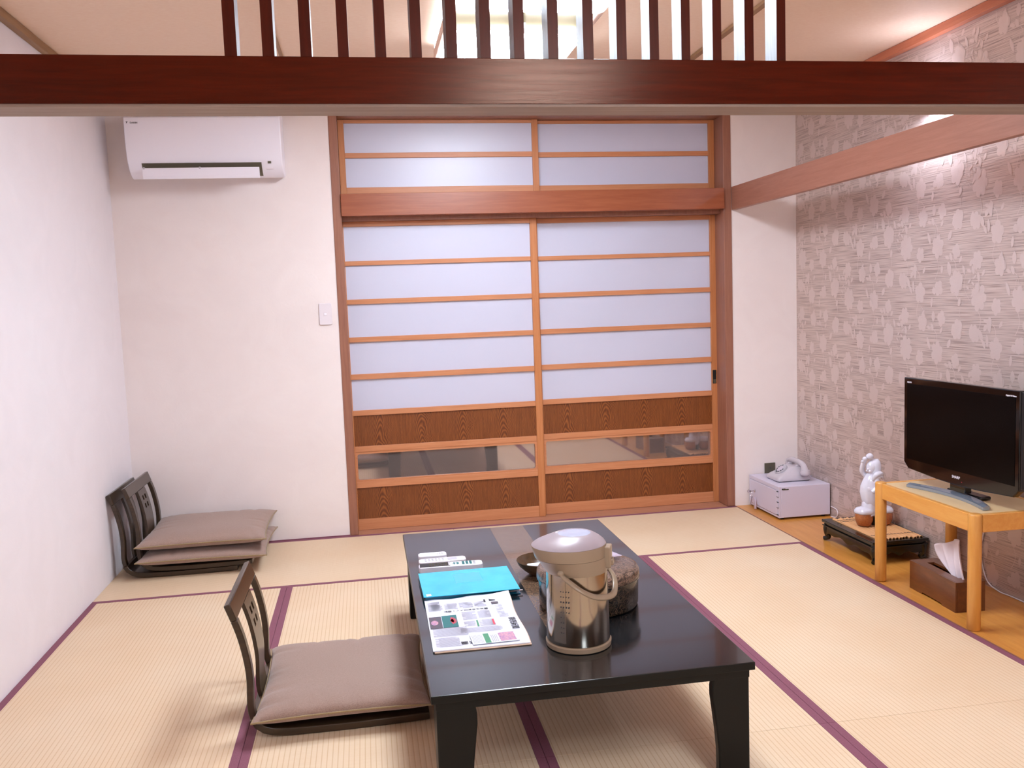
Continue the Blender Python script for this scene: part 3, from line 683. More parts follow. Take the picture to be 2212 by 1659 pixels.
# tea caddy tub
TC = (1.975, -2.400); tu = thing('tea_caddy', 'round carved dark lacquer tea caddy behind the thermos pot', 'tea caddy', (TC[0], TC[1], z))
MB().lathe((TC[0], TC[1], z), [(.148, 0), (.156, .003), (.159, .01), (.160, .05), (.161, .092)], 64).build('tub', M['tub'], tu, angle=40)
MB().lathe((TC[0], TC[1], z+.0925), [(.164, 0), (.165, .004), (.164, .020), (.159, .029), (.149, .033), (.06, .036), (.005, .0365)], 64).build('lid', M['tubtop'], tu, angle=40)
MB().lathe((TC[0], TC[1], z+.090), [(.1625, 0), (.1655, .001), (.1655, .0035), (.1625, .0045)], 64).build('rim_band', M['lacquer'], tu)
def packet(name, cx, cy, cz, L, W, T, rz, m_, label, cat):
    b = MB(); rs = []
    for i in range(9):
        t = -1+2*i/8; hh = T*(1-abs(t)**3)+.0006; ww = W*(1-.12*(1-abs(t)))
        rs.append([(t*L, ww*math.cos(a), cz + T + hh*math.sin(a)*(1+.25*math.sin(9*a+4*t))) for a in [2*math.pi*k/20 for k in range(20)]])
    b.rings(rs).xf(Matrix.Translation((cx, cy, 0)) @ Matrix.Rotation(rz, 4, 'Z'))
    o = b.build(name, m_, None, (cx, cy, cz)); tag(o, label, cat); return o
packet('sweet_wrapper', 1.992, -2.395, z+.1295, .035, .018, .007, R(70), M['yellow'], 'small yellow wrapped sweet on the tea caddy lid', 'sweet')
packet('sweet_wrapper', 2.045, -2.365, z+.1285, .045, .03, .009, R(20), M['cell'], 'crinkled clear wrapped sweet on the tea caddy lid', 'sweet')
# bowl
BC = (1.892, -2.062); bw_ = thing('wooden_bowl', 'shallow dark wooden bowl beside the thermos pot', 'bowl', (BC[0], BC[1], z))
MB().lathe((BC[0], BC[1], z), [(.045, 0), (.048, .004), (.062, .014), (.084, .034), (.092, .052), (.0905, .0535), (.088, .051), (.078, .034), (.055, .016), (.02, .011), (.002, .0105)], 56).build('shell', M['bowlw'], bw_, angle=50)
ow = MB(); 
ow.lathe((BC[0]-.012, BC[1]-.012, z+.030), [(.012, -.045), (.0135, -.04), (.0135, .04), (.012, .045)], 18, 'x')
o = ow.build('rolled_towel', M['paper'], None, (BC[0], BC[1], z+.0165)); tag(o, 'small white rolled hand towel inside the dark wooden bowl', 'towel')

# remote controls
def remote(x0, x1, y0, y1, T, mb_, label, btn, tilt=0):
    d = thing('remote_control', label, 'remote control', ((x0+x1)/2, (y0+y1)/2, z), tilt, 'remote controls on the table')
    cx, cy = (x0+x1)/2, (y0+y1)/2; L, W = (x1-x0)/2, (y1-y0)/2; X = Matrix.Translation((cx, cy, z)) @ Matrix.Rotation(tilt, 4, 'Z')
    MB().prism(rrect(-L, L, -W, W, min(W*.55, .016)), 0, T, 'z').xf(X).build('case', mb_, d, bevel=.003)
    btn(d, X, L, W, T); return d
def bt_a(d, X, L, W, T):
    for k in range(3): MB().box(-L*.6+k*.02, -L*.6+k*.02+.012, -.008, .006, T, T+.0012).xf(X).build('button', M['whitewarm'], d, bevel=.0008)
    for k in range(3): MB().box(L*.3+k*.009, L*.3+k*.009+.0065, -.012, .01, T, T+.001).xf(X).build('button', M['greyp'], d, bevel=.0008)
def bt_b(d, X, L, W, T):
    MB().box(L*.22, L*.62, -W*.6, W*.6, T, T+.0006).xf(X).build('display', M['greyp'], d, smooth=False)
    for k in range(6):
        for j in (-1, 1): MB().box(-L*.75+k*.013, -L*.75+k*.013+.007, j*.009-.004, j*.009+.004, T, T+.0012).xf(X).build('button', M['greyp'], d, smooth=False)
def bt_c(d, X, L, W, T):
    MB().box(-L+.004, -L*.02, -W+.004, W-.004, T, T+.0008).xf(X).build('keypad_panel', M['dark'], d, smooth=False)
    for k in range(9):
        for j in (-1, 0, 1): MB().box(-L*.66+k*.0118-.002, -L*.66+k*.0118+.005, j*.014-.004, j*.014+.004, T+.0008, T+.0022).xf(X).build('button', M['plate'] if k < 6 else M['white'], d, smooth=False)
    MB().lathe((0, 0, 0), [(.013, T), (.012, T+.002), (.006, T+.0022), (.005, T+.001)], 20).xf(X @ Matrix.Translation((L*.16, 0, 0))).build('button', M['teal'], d)
    for k in range(4):
        for j in (-1, 0, 1): MB().box(L*.36+k*.0135, L*.36+k*.0135+.009, j*.0135-.0042, j*.0135+.0042, T, T+.0015).xf(X).build('button', M['teal'] if k < 3 else M['greyp'], d, smooth=False)
remote(1.466, 1.574, -1.785, -1.738, .018, M['white'], 'short white remote control with few buttons, farthest of the row', bt_a)
remote(1.463, 1.640, -1.868, -1.818, .018, M['whitewarm'], 'white remote control with a small grey display, middle of the row', bt_b, R(1))
remote(1.458, 1.692, -1.951, -1.899, .022, M['white'], 'long television remote control with black keypad, next to the blue folder', bt_c, R(-2))

# blue folder
fo = thing('ring_folder', 'bright turquoise plastic folder between the remotes and the newspaper', 'folder', (1.61, -2.135, z))
X = Matrix.Translation((1.612, -2.13, z)) @ Matrix.Rotation(R(1.5), 4, 'Z')
MB().box(-.16, .162, -.135, .128, 0, .0022).xf(X).build('back_cover', M['bluedk'], fo, bevel=.0008)
MB().box(-.155, .150, -.125, .120, .0023, .017).xf(X).build('pages', M['bluedk'], fo, smooth=False)
MB().box(-.160, .162, -.135, .128, .0172, .0196).xf(X @ Matrix.Rotation(R(-1.0), 4, 'Z')).build('front_cover', M['blue'], fo, bevel=.0008)
MB().box(-.152, -.136, -.128, -.108, .0197, .0201).xf(X).build('sticker', M['paper'], fo, smooth=False)
for k in (-1, 1): MB().cyl((.10+.02*k, -.128, .010), .0022, .05, 10, 'x').xf(X).build('ring', M['chrome'], fo)
MB().box(-.04, .055, -.02, .085, .0197, .0199).xf(X).build('title_panel', mat('pale_blue_print', '#4fb6d4', .3), fo, smooth=False)

# newspaper
nz0 = z
np_ = thing('newspaper', 'folded newspaper with a colour advert lying on the table by the folder', 'newspaper', (1.595, -2.47, nz0))
NX = Matrix.Translation((1.594, -2.481, nz0)) @ Matrix.Rotation(R(-.6), 4, 'Z')
def nsheet(x0, x1, y0, y1, zb, T, lift):
    b = MB(); n = 16; V = {}
    for i in range(n+1):
        for j in range(n+1):
            x = x0+(x1-x0)*i/n; y = y0+(y1-y0)*j/n; q = zb + lift*max(0, (j/n-.75)/.25)**1.5*(i/n)**2 + .0012*math.sin(i*.9)*(j/n)**2
            for k in (0, 1): V[i, j, k] = b.b.verts.new((x+(.003*math.sin(j*.5) if i == n else 0), y+(.0025*math.sin(i*.8) if j == n else 0), q+T*k))
    for i in range(n):
        for j in range(n):
            for k in (0, 1): b.b.faces.new((V[i, j, k], V[i+1, j, k], V[i+1, j+1, k], V[i, j+1, k]))
    for i in range(n):
        for j in (0, n): b.b.faces.new((V[i, j, 0], V[i+1, j, 0], V[i+1, j, 1], V[i, j, 1])); b.b.faces.new((V[j, i, 0], V[j, i+1, 0], V[j, i+1, 1], V[j, i, 1]))
    return b
nsheet(-.137, .139, -.220, .214, .0004, .0022, .004).xf(NX).build('lower_pages', M['newsb'], np_, smooth=False)
nsheet(-.141, .136, -.214, .218, .0032, .0028, .010).xf(NX).build('front_page', M['news'], np_, smooth=False)
zt = .0076; rn = random.Random(4)
def nstrip(mb, x0, x1, y0, y1, dz=0): mb.box(x0, x1, y0, y1, zt+dz, zt+.0002+dz)
def block(x0, x1, y0, y1, step=.0042, th_=.0018):
    y = y1; pr = MB()
    while y > y0+th_:
        nstrip(pr, x0+(0 if rn.random() < .8 else .01), x1-(rn.random()*.012 if rn.random() < .3 else 0), y-th_, y); y -= step
    pr.xf(NX).build('small_print', M['ink'], np_, smooth=False)
for (xa, xb) in ((-.132, -.088), (-.082, -.040), (-.034, .010), (.014, .052)): block(xa, xb, .110, .165)
block(-.034, .010, .005, .075); block(.016, .055, .012, .078); block(-.134, -.095, .10, .19); block(-.132, -.03, -.115, -.05); block(-.13, -.06, -.195, -.125)
block(-.034, .0, -.05, -.01); block(.012, .06, -.06, -.005); block(-.05, .075, -.105, -.066)
for k in range(3): block(.078, .10, .095-.032*k, .118-.032*k, .005)
block(.080, .108, .0, .03, .005)
for (xa, xb, ya, yb, mm, nm, lb) in ((-.137, -.100, -.048, .052, M['plum'], 'photo', 'dark advert picture'), (-.098, -.052, -.046, .056, M['teal'], 'photo', 'teal advert picture'), (.066, .086, .158, .185, M['inkd'], 'photo', None), (.070, .092, .128, .147, M['plum'], 'photo', None), (.052, .058, -.055, -.008, M['red'], 'red_bar', None), (.004, .009, -.058, -.005, M['green'], 'green_bar', None), (.048, .054, .15, .20, M['inkd'], 'black_bar', None)):
    nb = MB(); nstrip(nb, xa, xb, ya, yb, .0001); o = nb.xf(NX).build(nm, mm, np_, smooth=False)
    if lb: o['label'] = lb
fl = MB()
for k in range(9):
    a = R(-80+20*k); fl.poly([(-.070+.004*math.cos(a+1.57), .008+.004*math.sin(a+1.57), zt+.0005), (-.070+.016*math.cos(a)+.003*math.cos(a+1.57), .008+.028*math.sin(a)+.003*math.sin(a+1.57), zt+.0005), (-.070+.018*math.cos(a), .008+.032*math.sin(a), zt+.0005), (-.070+.004*math.cos(a-1.57), .008+.004*math.sin(a-1.57), zt+.0005)])
fl.xf(NX).build('red_flower_print', M['red'], np_, smooth=False)
for k in range(1): 
    fb = MB().prism([(-.122+.011*math.cos(a), .0+.02*math.sin(a)) for a in [2*math.pi*i/14 for i in range(14)]], zt+.0003, zt+.0005, 'z').xf(NX).build('pale_emblem_print', M['pink'], np_, smooth=False)
def news_text(s, size, cx, cy, up_, right_, bold=0.): lettering(s, size, NX @ frame_mtx((cx, cy, zt+.0002), right_, up_), M['inkd'], np_, .0001, 'headline', bold=bold)
news_text('読売新聞', .024, .112, -.055, (1, 0, 0), (0, -1, 0), .0004)
news_text('報奈良西日本ト春の新聞第一面', .0105, -.005, .092, (0, 1, 0), (-1, 0, 0), .0003) if False else None
for k, ch in enumerate('農水産の本日トへ一面報'): news_text(ch, .0125, .046-.0128*k, .092, (1, 0, 0), (0, -1, 0), .0003)
for k, ch in enumerate('採願'): news_text(ch, .022, -.026-.024*k, -.178, (1, 0, 0), (0, -1, 0), .0004)
# loose flyer on the newspaper
fy = thing('flyer', 'small colour flyer tucked on the lower edge of the newspaper', 'flyer', (1.64, -2.64, nz0+.008))
FX = NX @ Matrix.Translation((.040, -.160, .0087)) @ Matrix.Rotation(R(2), 4, 'Z')
MB().box(-.068, .068, -.040, .036, 0, .0008).xf(FX).build('sheet', M['paper'], fy, smooth=False)
MB().box(-.030, -.014, -.038, .034, .0009, .0011).xf(FX).build('green_band', M['green'], fy, smooth=False)
MB().box(.014, .060, -.034, .030, .0009, .0011).xf(FX).build('photo', M['pink'], fy, smooth=False)
b = MB()
for k in range(8): b.box(-.063+k*.0038, -.0615+k*.0038, -.034, .030, .0009, .0010)
b.xf(FX).build('small_print', M['ink'], fy, smooth=False); b = MB()
for k in range(4): b.box(-.009+k*.005, -.0065+k*.005, -.034, .02, .0009, .0010)
b.xf(FX).build('small_print', M['ink'], fy, smooth=False)

# ------------------------------------------------------------------ air conditioner
ac = thing('air_conditioner', 'white wall-mounted air conditioner above the back left corner', 'air conditioner', (.53, -.1, 2.02))
prof = bez([(0, 0, 2.05), (-.05, 0, 2.035), (-.085, 0, 2.032), (-.13, 0, 2.052), (-.172, 0, 2.10), (-.192, 0, 2.17), (-.2, 0, 2.25), (-.2, 0, 2.32)], 5)
poly = [(p.x, p.z) for p in prof] + [(-.196, 2.330), (-.18, 2.336), (-.07, 2.368), (0, 2.368)]
MB().prism(poly, .139, .921, 'x').build('casing', M['white'], ac, bevel=.004, angle=30)
b = MB().box(.17, .905, -.165, -.10, 2.345, 2.350)
for k in range(3): b.box(.70+.02*k, .71+.02*k, -.17, -.16, 2.336, 2.345)
b.build('top_grille', M['greyp'], ac, smooth=False)
# outlet mouth
def ac_y(zz):
    best = min(prof, key=lambda p: abs(p.z-zz) + (0 if p.x < -.08 else 1)); return best.x
mo = [(ac_y(2.098)-.0015, 2.098), (ac_y(2.075)-.002, 2.075), (-.132, 2.051), (-.105, 2.036), (-.100, 2.05), (-.12, 2.07), (-.15, 2.096)]
MB().prism(mo, .208, .812, 'x').build('air_outlet', M['plate'], ac, smooth=False)
MB().prism([(-.197, 2.070), (-.1945, 2.069), (-.188, 2.032), (-.182, 2.016), (-.1845, 2.0155), (-.191, 2.031)], .214, .802, 'x').build('flap', M['white'], ac, smooth=False)
for xx in (.222, .50): MB().box(xx-.004, xx+.004, -.197, -.15, 2.064, 2.074).build('flap_hinge', M['greyp'], ac, smooth=False)
MB().box(.845, .862, ac_y(2.10)-.004, ac_y(2.10)+.01, 2.092, 2.103).build('indicator_window', M['plate'], ac, smooth=False)
MB().box(.835, .872, ac_y(2.07)-.003, ac_y(2.07)+.02, 2.066, 2.084).build('button_panel', M['whitewarm'], ac, smooth=False)
lettering('DAIKIN', .011, frame_mtx((.190, -.2015, 2.299), (1, 0, 0), (0, .0, 1)), M['inkd'], ac, bold=.0002)
MB().poly([(.151, -.2015, 2.305), (.162, -.2015, 2.305), (.156, -.2015, 2.299)]).poly([(.156, -.2015, 2.304), (.157, -.2015, 2.299), (.152, -.2015, 2.294)]).build('emblem', M['inkd'], ac, smooth=False)

# ------------------------------------------------------------------ light switch, phone socket
sw = thing('light_switch', 'single white light switch left of the sliding doors', 'light switch', (1.094, 0, 1.28))
MB().prism(rrect(1.059, 1.129, 1.221, 1.342,   .006), -.008, -.0003, 'y').build('plate', M['whitewarm'], sw, bevel=.002)
MB().box(1.083, 1.105, -.0095, -.008, 1.272, 1.292).build('rocker', M['whitewarm'], sw, bevel=.001)
MB().box(1.087, 1.100, -.0115, -.0095, 1.276, 1.287).build('button', M['white'], sw, bevel=.0008)
ps = thing('wall_socket', 'steel telephone socket plate low on the wall behind the phone', 'socket', (3.752, 0, .21))
MB().prism(rrect(3.717, 3.787, .166, .256, .002), -.006, -.0003, 'y').build('plate', M['plate'], ps, bevel=.001)
MB().cyl((3.752, -.0085, .226), .004, .003, 12, 'y').build('screw', M['chrome'], ps)

# ------------------------------------------------------------------ safe and telephone
sf = thing('safe_box', 'grey metal safe with keys in its door on the alcove board', 'safe', (3.77, -.21, 0))
SX0, SX1, SY0, SY1, SZ0, SZ1 = 3.612, 3.930, -.408, -.010, .012, .194
MB().box(SX0+.012, SX1, SY0, SY1, SZ0, SZ1).build('body', M['safe'], sf, bevel=.003, smooth=False)
b = MB().box(SX0, SX0+.0115, SY0, SY1, SZ1-.022, SZ1).box(SX0, SX0+.0115, SY0, SY1, SZ0, SZ0+.012).box(SX0, SX0+.0115, SY0, SY0+.014, SZ0+.012, SZ1-.022).box(SX0, SX0+.0115, SY1-.012, SY1, SZ0+.012, SZ1-.022)
b.build('door_frame', M['safe'], sf, smooth=False, bevel=.001)
dr = MB().box(SX0-.003, SX0+.011, SY0+.016, SY1-.014, SZ0+.0135, SZ1-.0235).build('door', M['safe'], sf, bevel=.003, smooth=False)
for zz in (.155, .105, .085, .035):
    pass
for zz in (.135, .072): MB().box(SX0-.006, SX0+.0, SY0+.002, SY0+.020, zz, zz+.030).build('hinge', M['safe'], sf, bevel=.003)
for zz in (.166, .134, .103, .071, .030): MB().box(SX0-.0062, SX0-.001, SY0+.002, SY0+.020, zz, zz+.0025).build('hinge_gap', M['black'], sf, smooth=False)
MB().lathe((SX0-.003, -.100, .110), [(.0085, 0), (.0085, -.006), (.006, -.008)], 20, 'x').build('lock', M['chrome'], dr)
MB().box(SX0-.001, SX0+.0, 0, 0, 0, 0).b.free()
b = MB(); b.box(3.630, 3.652, SY0-.0008, SY0-.0002, .176, .184); b.build('name_label', M['inkd'], sf, smooth=False)
b = MB(); b.box(3.636, 3.672, SY0-.0009, SY0-.0003, .1745, .1805); b.build('name_label', M['plate'], sf, smooth=False)
for xx in (SX0+.03, SX1-.03):
    for yy in (SY0+.03, SY1-.03): MB().cyl((xx, yy, .0004), .012, .0125, 14).build('foot', M['black'], sf)
ky = thing('door_keys', 'bunch of keys with a clear tag hanging from the safe lock', 'keys', (SX0-.010, -.10, .02))
MB().box(SX0-.040, SX0-.0115, -.1012, -.0988, .106, .114).lathe((SX0-.044, -.10, .110), [(.011, -.0012), (.011, .0012)], 18, 'y').build('key', M['chrome'], ky, bevel=.0004)
MB().tube([(SX0-.030+.0*math.cos(a), -.10+.012*math.cos(a), .092+.016*math.sin(a)) for a in [2*math.pi*i/20 for i in range(20)]], .0012, 6, True).build('ring', M['chrome'], ky)
MB().box(-.004, .004, -.0008, .0008, -.05, 0).xf(Matrix.Translation((SX0-.026, -.105, .080)) @ Matrix.Rotation(R(12), 4, 'Y')).build('key', M['chrome'], ky, bevel=.0003)
MB().prism(rrect(-.012, .012, -.07, 0, .004), -.003, .003, 'y').xf(Matrix.Translation((SX0-.022, -.125, .076)) @ Matrix.Rotation(R(90), 4, 'Z') @ Matrix.Rotation(R(12), 4, 'Y')).build('key_tag', M['cell'], ky, bevel=.001)

pz = SZ1+.001; PX, PY = 3.772, -.212
ph = thing('telephone', 'grey rotary desk telephone standing on the safe', 'telephone', (PX, PY, pz))
def prect(x0, x1, w_, zz, zslope=0, r=.02):
    out = []
    for u, v in rrect(x0, x1, -w_, w_, min(r, (x1-x0)*.45, w_*.9), 5): out.append((PX+u, PY+v, pz+zz+zslope*(u-x0)))
    return out
MB().rings([prect(-.108, .100, .084, .004), prect(-.110, .102, .086, .010), prect(-.104, .098, .083, .024), prect(-.085, .085, .074, .036, .05), prect(-.055, .070, .064, .050, .12), prect(-.012, .058, .054, .078, .06), prect(.012, .058, .050, .084, 0)]).build('body', M['phone'], ph, angle=50)
MB().box(PX-.10, PX+.09, PY-.075, PY+.075, pz, pz+.0045).build('base_plate', M['black'], ph, smooth=False)
DX = Matrix.Translation((PX-.050, PY, pz+.0615)) @ Matrix.Rotation(R(-38), 4, 'Y')
dl = MB().lathe((0, 0, 0), [(.040, -.012), (.041, .0), (.040, .004), (.030, .006)], 40).xf(DX).build('dial', M['greyp'], ph)
MB().lathe((0, 0, .006), [(.021, 0), (.020, .002), (.002, .0026)], 30).xf(DX).build('dial_centre', M['phonel'], dl)
b = MB()
for k in range(10):
    a = R(20+28*k); b.cyl((.0285*math.cos(a), .0285*math.sin(a), .0053), .0048, .0016, 12)
b.xf(DX).build('finger_holes', M['inkd'], dl, smooth=False)
for s_ in (-1, 1): MB().box(PX+.020, PX+.060, PY+s_*.048-.006, PY+s_*.048+.006, pz+.080, pz+.092).build('cradle', M['phone'], ph, bevel=.004)
hs = bez([(PX+.052, PY-.100, pz+.058), (PX+.048, PY-.090, pz+.092), (PX+.043, PY-.055, pz+.106), (PX+.042, PY, pz+.109), (PX+.043, PY+.055, pz+.106), (PX+.048, PY+.090, pz+.092), (PX+.052, PY+.100, pz+.058)], 6)
n_ = len(hs); MB().tube(hs, [.0165+.011*abs(2*i/(n_-1)-1)**3 for i in range(n_)], 18, flat=.9).build('handset', M['phone'], ph, angle=80)
for s_ in (-1, 1): MB().lathe((PX+.053, PY+s_*.101, pz+.044), [(.022, -.008), (.029, -.002), (.030, .010), (.026, .024)], 28).build('receiver_cap', M['phone'], ph, angle=50)
cd = MB().tube(bez([(PX+.10, PY+.02, pz+.008), (3.90, -.19, pz+.004), (3.930, -.20, pz+.004)], 6), .0025, 8)
cd.build('phone_cord', M['phone'], ph)
cb = MB().tube(bez([(3.932, -.415, .06), (3.933, -.470, .055), (3.932, -.488, .035), (3.93, -.470, .008), (3.925, -.425, .0035)], 8), .003, 8).build('cable_loop', M['whitewarm'], None, (3.93, -.45, 0)); tag(cb, 'short white cable looping out beside the safe', 'cable')

# ------------------------------------------------------------------ black footed tray, bamboo mat, figurine
ty = thing('footed_tray', 'low black lacquer stand with curled feet under the figurine', 'display stand', (3.785, -1.08, 0))
A, B_, Cc, D_, H_ = 3.636, 3.930, -1.325, -.845, .112
MB().box(A, B_, Cc, D_, H_-.014, H_).build('top', M['traywood'], ty, bevel=.003, smooth=False)
MB().box(A+.010, B_-.010, Cc+.010, D_-.010, H_-.026, H_-.0145).build('moulding', M['traywood'], ty, bevel=.003, smooth=False)
MB().box(A+.002, B_-.002, Cc+.002, D_-.002, H_-.0325, H_-.0265).build('moulding', M['traywood'], ty, bevel=.002, smooth=False)
def skirt(n=40, half=.2):
    out = []
    for i in range(n+1):
        t = -1+2*i/n; q = abs(t); dep = .034+.010*math.cos(q*math.pi*3)*(1-q)+(.0 if q < .8 else .03*((q-.8)/.2)**2); out.append((t, dep))
    return out
def apron(parent, p0, p1, horiz):
    sk = skirt(); poly = []; L0, L1 = p0, p1; zt_ = H_-.033
    for t, dep in sk: poly.append((L0+(L1-L0)*(t+1)/2, zt_-dep))
    poly += [(L1, zt_), (L0, zt_)]
    return poly
MB().prism(apron(ty, Cc+.018, D_-.018, 0), A+.010, A+.022, 'x').build('skirt', M['traywood'], ty, smooth=False, bevel=.001)
MB().prism(apron(ty, Cc+.018, D_-.018, 0), B_-.022, B_-.010, 'x').build('skirt', M['traywood'], ty, smooth=False)
MB().prism(apron(ty, A+.018, B_-.018, 0), Cc+.010, Cc+.022, 'y').build('skirt', M['traywood'], ty, smooth=False, bevel=.001)
MB().prism(apron(ty, A+.018, B_-.018, 0), D_-.022, D_-.010, 'y').build('skirt', M['traywood'], ty, smooth=False)
for xx, dx in ((A+.006, 1), (B_-.006, -1)):
    for yy, dy in ((Cc+.006, 1), (D_-.006, -1)):
        pts = [(0.016, H_-.034), (.012, .060), (.014, .035), (.020, .015), (.010, .006), (.002, .004)]
        P = [Vector((xx+dx*u, yy+dy*u, zz)) for u, zz in pts]; q = bez(P, 5)
        MB().tube(q, [.018-.008*i/(len(q)-1) if i < len(q)*.7 else .0124-.007*(i/(len(q)-1)-.7) for i in range(len(q))], 10).xf(Matrix.Translation((0, 0, .007))).build('foot', M['traywood'], ty, angle=60)
bt = thing('bamboo_mat', 'mat of split bamboo sticks lying on the black stand', 'bamboo mat', (3.80, -1.09, H_))
rn = random.Random(2)
for k in range(13):
    xx = 3.690+.0178*k; e0, e1 = rn.uniform(-.012, .006), rn.uniform(-.01, .012)
    prf = [(.0082*math.cos(a), .0078*math.sin(a)) for a in [math.pi*i/8 for i in range(9)]] + [(.0058*math.cos(a), .0052*math.sin(a)) for a in [math.pi*(8-i)/8 for i in range(9)]]
    MB().prism([(xx+u, H_+.0005+v) for u, v in prf], -1.298+e0, -.885+e1, 'y').build('bamboo_stick', M['bamboo'], bt, angle=60)
for yy in (-1.24, -.96, -.93): MB().tube([(3.678+.0045*i, yy, H_+.0088+.0012*math.cos(i*2*math.pi/4)) for i in range(53)], .0012, 6).build('twine', M['inkd'], bt)
# figurine
FZ = H_+.0093; FXc, FYc = 3.800, -1.06
fg = thing('porcelain_figurine', 'white porcelain hooded monk figurine holding up a bundle over two orange baskets', 'figurine', (FXc, FYc, FZ))
b = MB()
def erings(specs, n=28, fold=0.):
    rs = []
    for (dx, dy, zz, rx, ry) in specs:
        rs.append([(FXc+dx+rx*math.cos(a)*(1+fold*math.sin(7*a)), FYc+dy+ry*math.sin(a)*(1+fold*math.sin(7*a)), FZ+zz) for a in [2*math.pi*i/n for i in range(n)]])
    return rs
MB().rings(erings([(-.012, 0, .095, .026, .024), (-.016, 0, .105, .036, .034), (-.020, 0, .14, .041, .038), (-.022, 0, .175, .046, .042), (-.020, 0, .205, .044, .040), (-.014, 0, .235, .036, .036), (-.006, 0, .262, .027, .030), (-.004, 0, .272, .016, .018)], fold=.03)).build('robe', M['porc'], fg, angle=80)
MB().ball((FXc-.034, FYc-.006, FZ+.188), .034, .9, .95, 1.05).build('belly', M['porc'], fg)
hd = MB().ball((FXc-.010, FYc-.004, FZ+.296), .030, .95, .92, 1.1).build('head', M['porc'], fg)
MB().ball((FXc-.036, FYc-.012, FZ+.290), .0065).ball((FXc-.031, FYc-.022, FZ+.281), .007).ball((FXc-.034, FYc-.002, FZ+.280), .006).build('nose_and_cheeks', M['porc'], hd)
MB().rings([[(FXc+dx+rx*math.cos(a), FYc+ry*math.sin(a), FZ+zz) for a in [2*math.pi*i/24 for i in range(24)]] for dx, zz, rx, ry in ((.006, .268, .030, .034), (.006, .285, .033, .036), (.006, .310, .033, .034), (.008, .326, .026, .026), (.014, .338, .012, .012))]).build('hood', M['porc'], fg, angle=80)
MB().tube(bez([(FXc-.020, FYc-.030, FZ+.235), (FXc-.010, FYc-.042, FZ+.262), (FXc+.012, FYc-.042, FZ+.270), (FXc+.034, FYc-.026, FZ+.256)], 5), [.009+.005*math.sin(i/15*math.pi) for i in range(16)], 10).tube(bez([(FXc-.016, FYc-.032, FZ+.222), (FXc-.004, FYc-.044, FZ+.248), (FXc+.018, FYc-.042, FZ+.255), (FXc+.036, FYc-.026, FZ+.240)], 5), .007, 10).build('shoulder_sash', M['porc'], fg, angle=80)
MB().tube(bez([(FXc-.02, FYc+.030, FZ+.245), (FXc-.045, FYc+.026, FZ+.275), (FXc-.048, FYc+.012, FZ+.315), (FXc-.040, FYc+.004, FZ+.345)], 6), [.014-.0035*i/18 for i in range(19)], 12).build('raised_arm', M['porc'], fg, angle=80)
MB().tube(bez([(FXc-.004, FYc-.036, FZ+.242), (FXc-.006, FYc-.048, FZ+.205), (FXc-.030, FYc-.044, FZ+.178)], 6), [.014-.003*i/12 for i in range(13)], 12).build('lowered_arm', M['porc'], fg, angle=80)
MB().ball((FXc-.018, FYc+.002, FZ+.352), .017, 1.1, 1, .95).ball((FXc-.044, FYc+.004, FZ+.340), .012).ball((FXc-.056, FYc+.004, FZ+.328), .007).build('raised_bundle', M['porc'], fg)
rb = []
for j in range(9):
    t = j/8; zz = .125-.075*t
    rb.append([(FXc-.020+(.036+.012*t)*math.cos(a)*(1+.10*t*math.sin(6*a)), FYc+(.032+.008*t)*math.sin(a)*(1+.10*t*math.sin(6*a)), FZ+zz+.008*t*math.sin(3*a)) for a in [2*math.pi*i/36 for i in range(36)]])
MB().rings(rb).build('robe_hem', M['porc'], fg, angle=80)
for s_, cy_2 in ((0, FYc+.000), (1, FYc-.0)):
    cx2 = FXc-.050 if s_ == 0 else FXc+.058
    bk = MB().lathe((cx2, cy_2, FZ), [(.024, 0), (.034, .006), (.043, .030), (.044, .050), (.041, .068), (.036, .070)], 30).build('basket', M['basket'], fg, angle=60)
    bk['label'] = 'orange woven basket'
    rs = []
    for zz, r_ in ((.063, .043), (.070, .047), (.080, .046), (.092, .036), (.098, .014)): rs.append([(cx2+r_*math.cos(a)*(1+.05*math.sin(5*a)), cy_2+r_*math.sin(a)*(1+.05*math.sin(5*a)), FZ+zz+(.005*math.sin(5*a) if zz < .058 else 0)) for a in [2*math.pi*i/30 for i in range(30)]])
    MB().rings(rs).build('basket_cloth', M['porc'], bk, angle=80)
MB().lathe((FXc+.005, FYc, FZ), [(.012, 0), (.013, .04), (.018, .06)], 18).build('pedestal', M['black'], fg)

# ------------------------------------------------------------------ television stand
st = thing('television_stand', 'light beech side table with round legs carrying the television', 'side table', (3.72, -1.84, 0))
LX0, LX1, LY0, LY1, LR = 3.548, 3.898, -2.150, -1.530, .0245
for xx in (LX0, LX1):
    for yy in (LY0, LY1):
        MB().lathe((xx, yy, .0004), [(LR-.004, 0), (LR, .004), (LR, .446), (LR-.002, .451), (LR-.006, .453)], 28).build('leg', M['beech'], st, angle=50)
for xx in (LX0, LX1): MB().box(xx-.011, xx+.011, LY0+LR+.0003, LY1-LR-.0003, .380, .449).build('apron', M['beechx'], st, bevel=.003, smooth=False)
for yy in (LY0, LY1): MB().box(LX0+LR+.0003, LX1-LR-.0003, yy-.011, yy+.011, .380, .449).build('apron', M['beechx'], st, bevel=.003, smooth=False)
o = MB().box(LX0+.0115, LX1-.0115, LY0+.0115, LY1-.0115, .434, .4475).build('top_panel', M['lamin'], st, smooth=False); o['label'] = 'cream laminated top'

